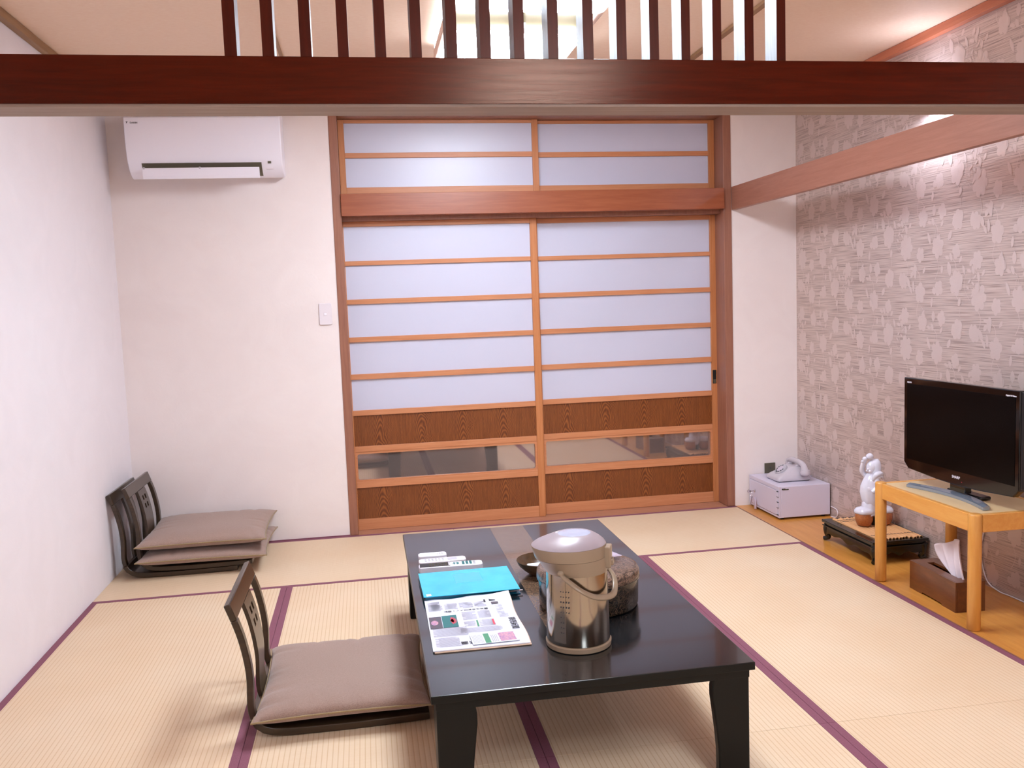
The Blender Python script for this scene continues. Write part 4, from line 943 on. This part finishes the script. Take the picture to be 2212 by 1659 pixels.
# ------------------------------------------------------------------ television
ZS0 = .4482
tv = thing('television', 'black flat screen television on a silver curved foot', 'television', (3.68, -1.86, ZS0))
TR = Matrix.Translation((3.672, -1.868, 0)) @ Matrix.Rotation(R(-88), 4, 'Z')   # local x along the screen (left to right), local -y towards the viewer side
HW = .340; zb_, zt_ = .528, .918
poly = [(-HW, zb_+.012), (-HW+.03, zb_-.016), (-.12, zb_-.029), (0, zb_-.032), (.12, zb_-.029), (HW-.03, zb_-.016), (HW, zb_+.012), (HW, zt_), (-HW, zt_)]
MB().prism(poly, 0, .030, 'y').xf(TR).build('bezel', M['blk'], tv, bevel=.004, smooth=False)
MB().box(-HW+.022, HW-.022, -.0012, 0, zb_+.028, zt_-.026).xf(TR).build('screen', M['screen'], tv, smooth=False)
MB().prism([(-HW+.01, zb_+.02), (HW-.01, zb_+.02), (HW-.01, zt_-.006), (-HW+.01, zt_-.006)], .030, .062, 'y').xf(TR).build('rear_housing', M['dark'], tv, bevel=.01)
MB().box(HW+.0002, HW+.012, .004, .055, zb_+.02, zt_-.004).xf(TR).build('side_panel', M['dark'], tv, bevel=.003, smooth=False)
MB().box(-.045, .045, .006, .038, ZS0+.02, zb_+.02).xf(TR).build('neck', M['blk'], tv, bevel=.003)
ft = []
for i in range(25):
    t = -1+2*i/24; x_ = .232*t; yy = .004-.052*t*t; hw_ = .026*(1-.45*abs(t)**2); ft.append((x_, yy, hw_))
b = MB(); b.rings([[(x_, yy-hw_, ZS0+.0005), (x_, yy-hw_, ZS0+.012), (x_, yy+hw_*.2, ZS0+.018), (x_, yy+hw_, ZS0+.014), (x_, yy+hw_, ZS0+.0005)] for x_, yy, hw_ in ft]).xf(TR).build('foot', M['silver'], tv, angle=30)['label'] = 'silver curved foot'
MB().box(-.10, .10, .034, .085, ZS0+.001, ZS0+.016).xf(TR).build('foot_base', M['blk'], tv, bevel=.005)
def tvtext(s, size, x_, zz): lettering(s, size, TR @ frame_mtx((x_, -.0006, zz), (1, 0, 0), (0, 0, 1)), M['white'], tv, bold=.0002)
tvtext('SHARP', .016, 0, zb_+.002); tvtext('AQUOS', .0085, -HW+.038, zt_-.020); tvtext('Digital Hi-Vision', .008, HW-.045, zt_-.022)
MB().cyl((.035, -.0012, zb_-.012), .002, .001, 8, 'y').xf(TR).build('standby_light', mat('red_led', '#c02030', .4), tv)
for k in range(7): MB().box(HW+.0122, HW+.0132, .020, .026, .60+.02*k, .608+.02*k).xf(TR).build('side_button', M['greyp'], tv, smooth=False)
cbl = MB().tube(bez([(3.934, -1.69, .34), (3.933, -1.70, .24), (3.932, -1.68, .15), (3.933, -1.72, .03), (3.930, -1.80, .0034), (3.932, -1.86, .0034), (3.933, -1.95, .0034), (3.933, -2.25, .0034)], 8), .003, 8).build('power_cable', M['whitewarm'], None, (3.92, -1.8, 0)); tag(cbl, 'thin white cable running down the wallpaper behind the side table', 'cable')

# ------------------------------------------------------------------ tissue box
tx = thing('tissue_box', 'dark walnut tissue box under the side table', 'tissue box', (3.665, -1.83, 0))
TXm = Matrix.Translation((3.669, -1.815, 0)) @ Matrix.Rotation(R(-3), 4, 'Z')
nb = [(-.165, 0), (-.165, .004), (-.165, .124), (.165, .124), (.165, .0), (.075, 0), (.068, .008), (-.068, .008), (-.075, 0)]
MB().prism([(v, z_) for v, z_ in nb], -.064, -.056, 'x').xf(TXm).build('side_panel', M['walnut'], tx, bevel=.001, smooth=False)
MB().prism([(v, z_) for v, z_ in nb], .056, .064, 'x').xf(TXm).build('side_panel', M['walnut'], tx, smooth=False)
for s_ in (-1, 1): MB().box(-.0555, .0555, min(s_*.165, s_*.157), max(s_*.165, s_*.157), .0, .124).xf(TXm).build('end_panel', M['walnut'], tx, smooth=False)
b = MB().box(-.0555, -.016, -.1565, .1565, .114, .124).box(.016, .0555, -.1565, .1565, .114, .124).box(-.016, .016, -.1565, -.11, .114, .124).box(-.016, .016, .11, .1565, .114, .124)
b.xf(TXm).build('lid', M['walnut'], tx, smooth=False)
b = MB(); rs = []; N = 40
for j in range(16):
    t = j/15; row = []
    for i in range(N+1):
        s = -1+2*i/N
        y_b = -.085+.050*s                       # gathered in the slot
        y_t = -.040+.085*s                       # fanned out above it, leaning back along the box
        yy = y_b+(y_t-y_b)*t**.8 + .060*max(0, s)**1.5*math.sin(math.pi*t)*.4
        zz = .112+(.155-.055*max(0, s)**1.5-.012*math.sin(4*s+.5))*t
        xx = (.006+.016*(1-t))*math.sin(s*9+1.2*t)*(.4+.6*t) + .012*math.sin(3*s+2*t)*t - .010*t
        row.append(b.b.verts.new(TXm @ Vector((xx, yy, zz))))
    rs.append(row)
for a_, c_ in zip(rs, rs[1:]):
    for i in range(N): b.b.faces.new((a_[i], a_[i+1], c_[i+1], c_[i]))
ts = b.build('tissue', M['tissue'], None, (3.669, -1.81, .112), angle=80); md = ts.modifiers.new('s', 'SOLIDIFY'); md.thickness = .0006
tag(ts, 'crumpled white tissue pulled up out of the walnut tissue box', 'tissue')
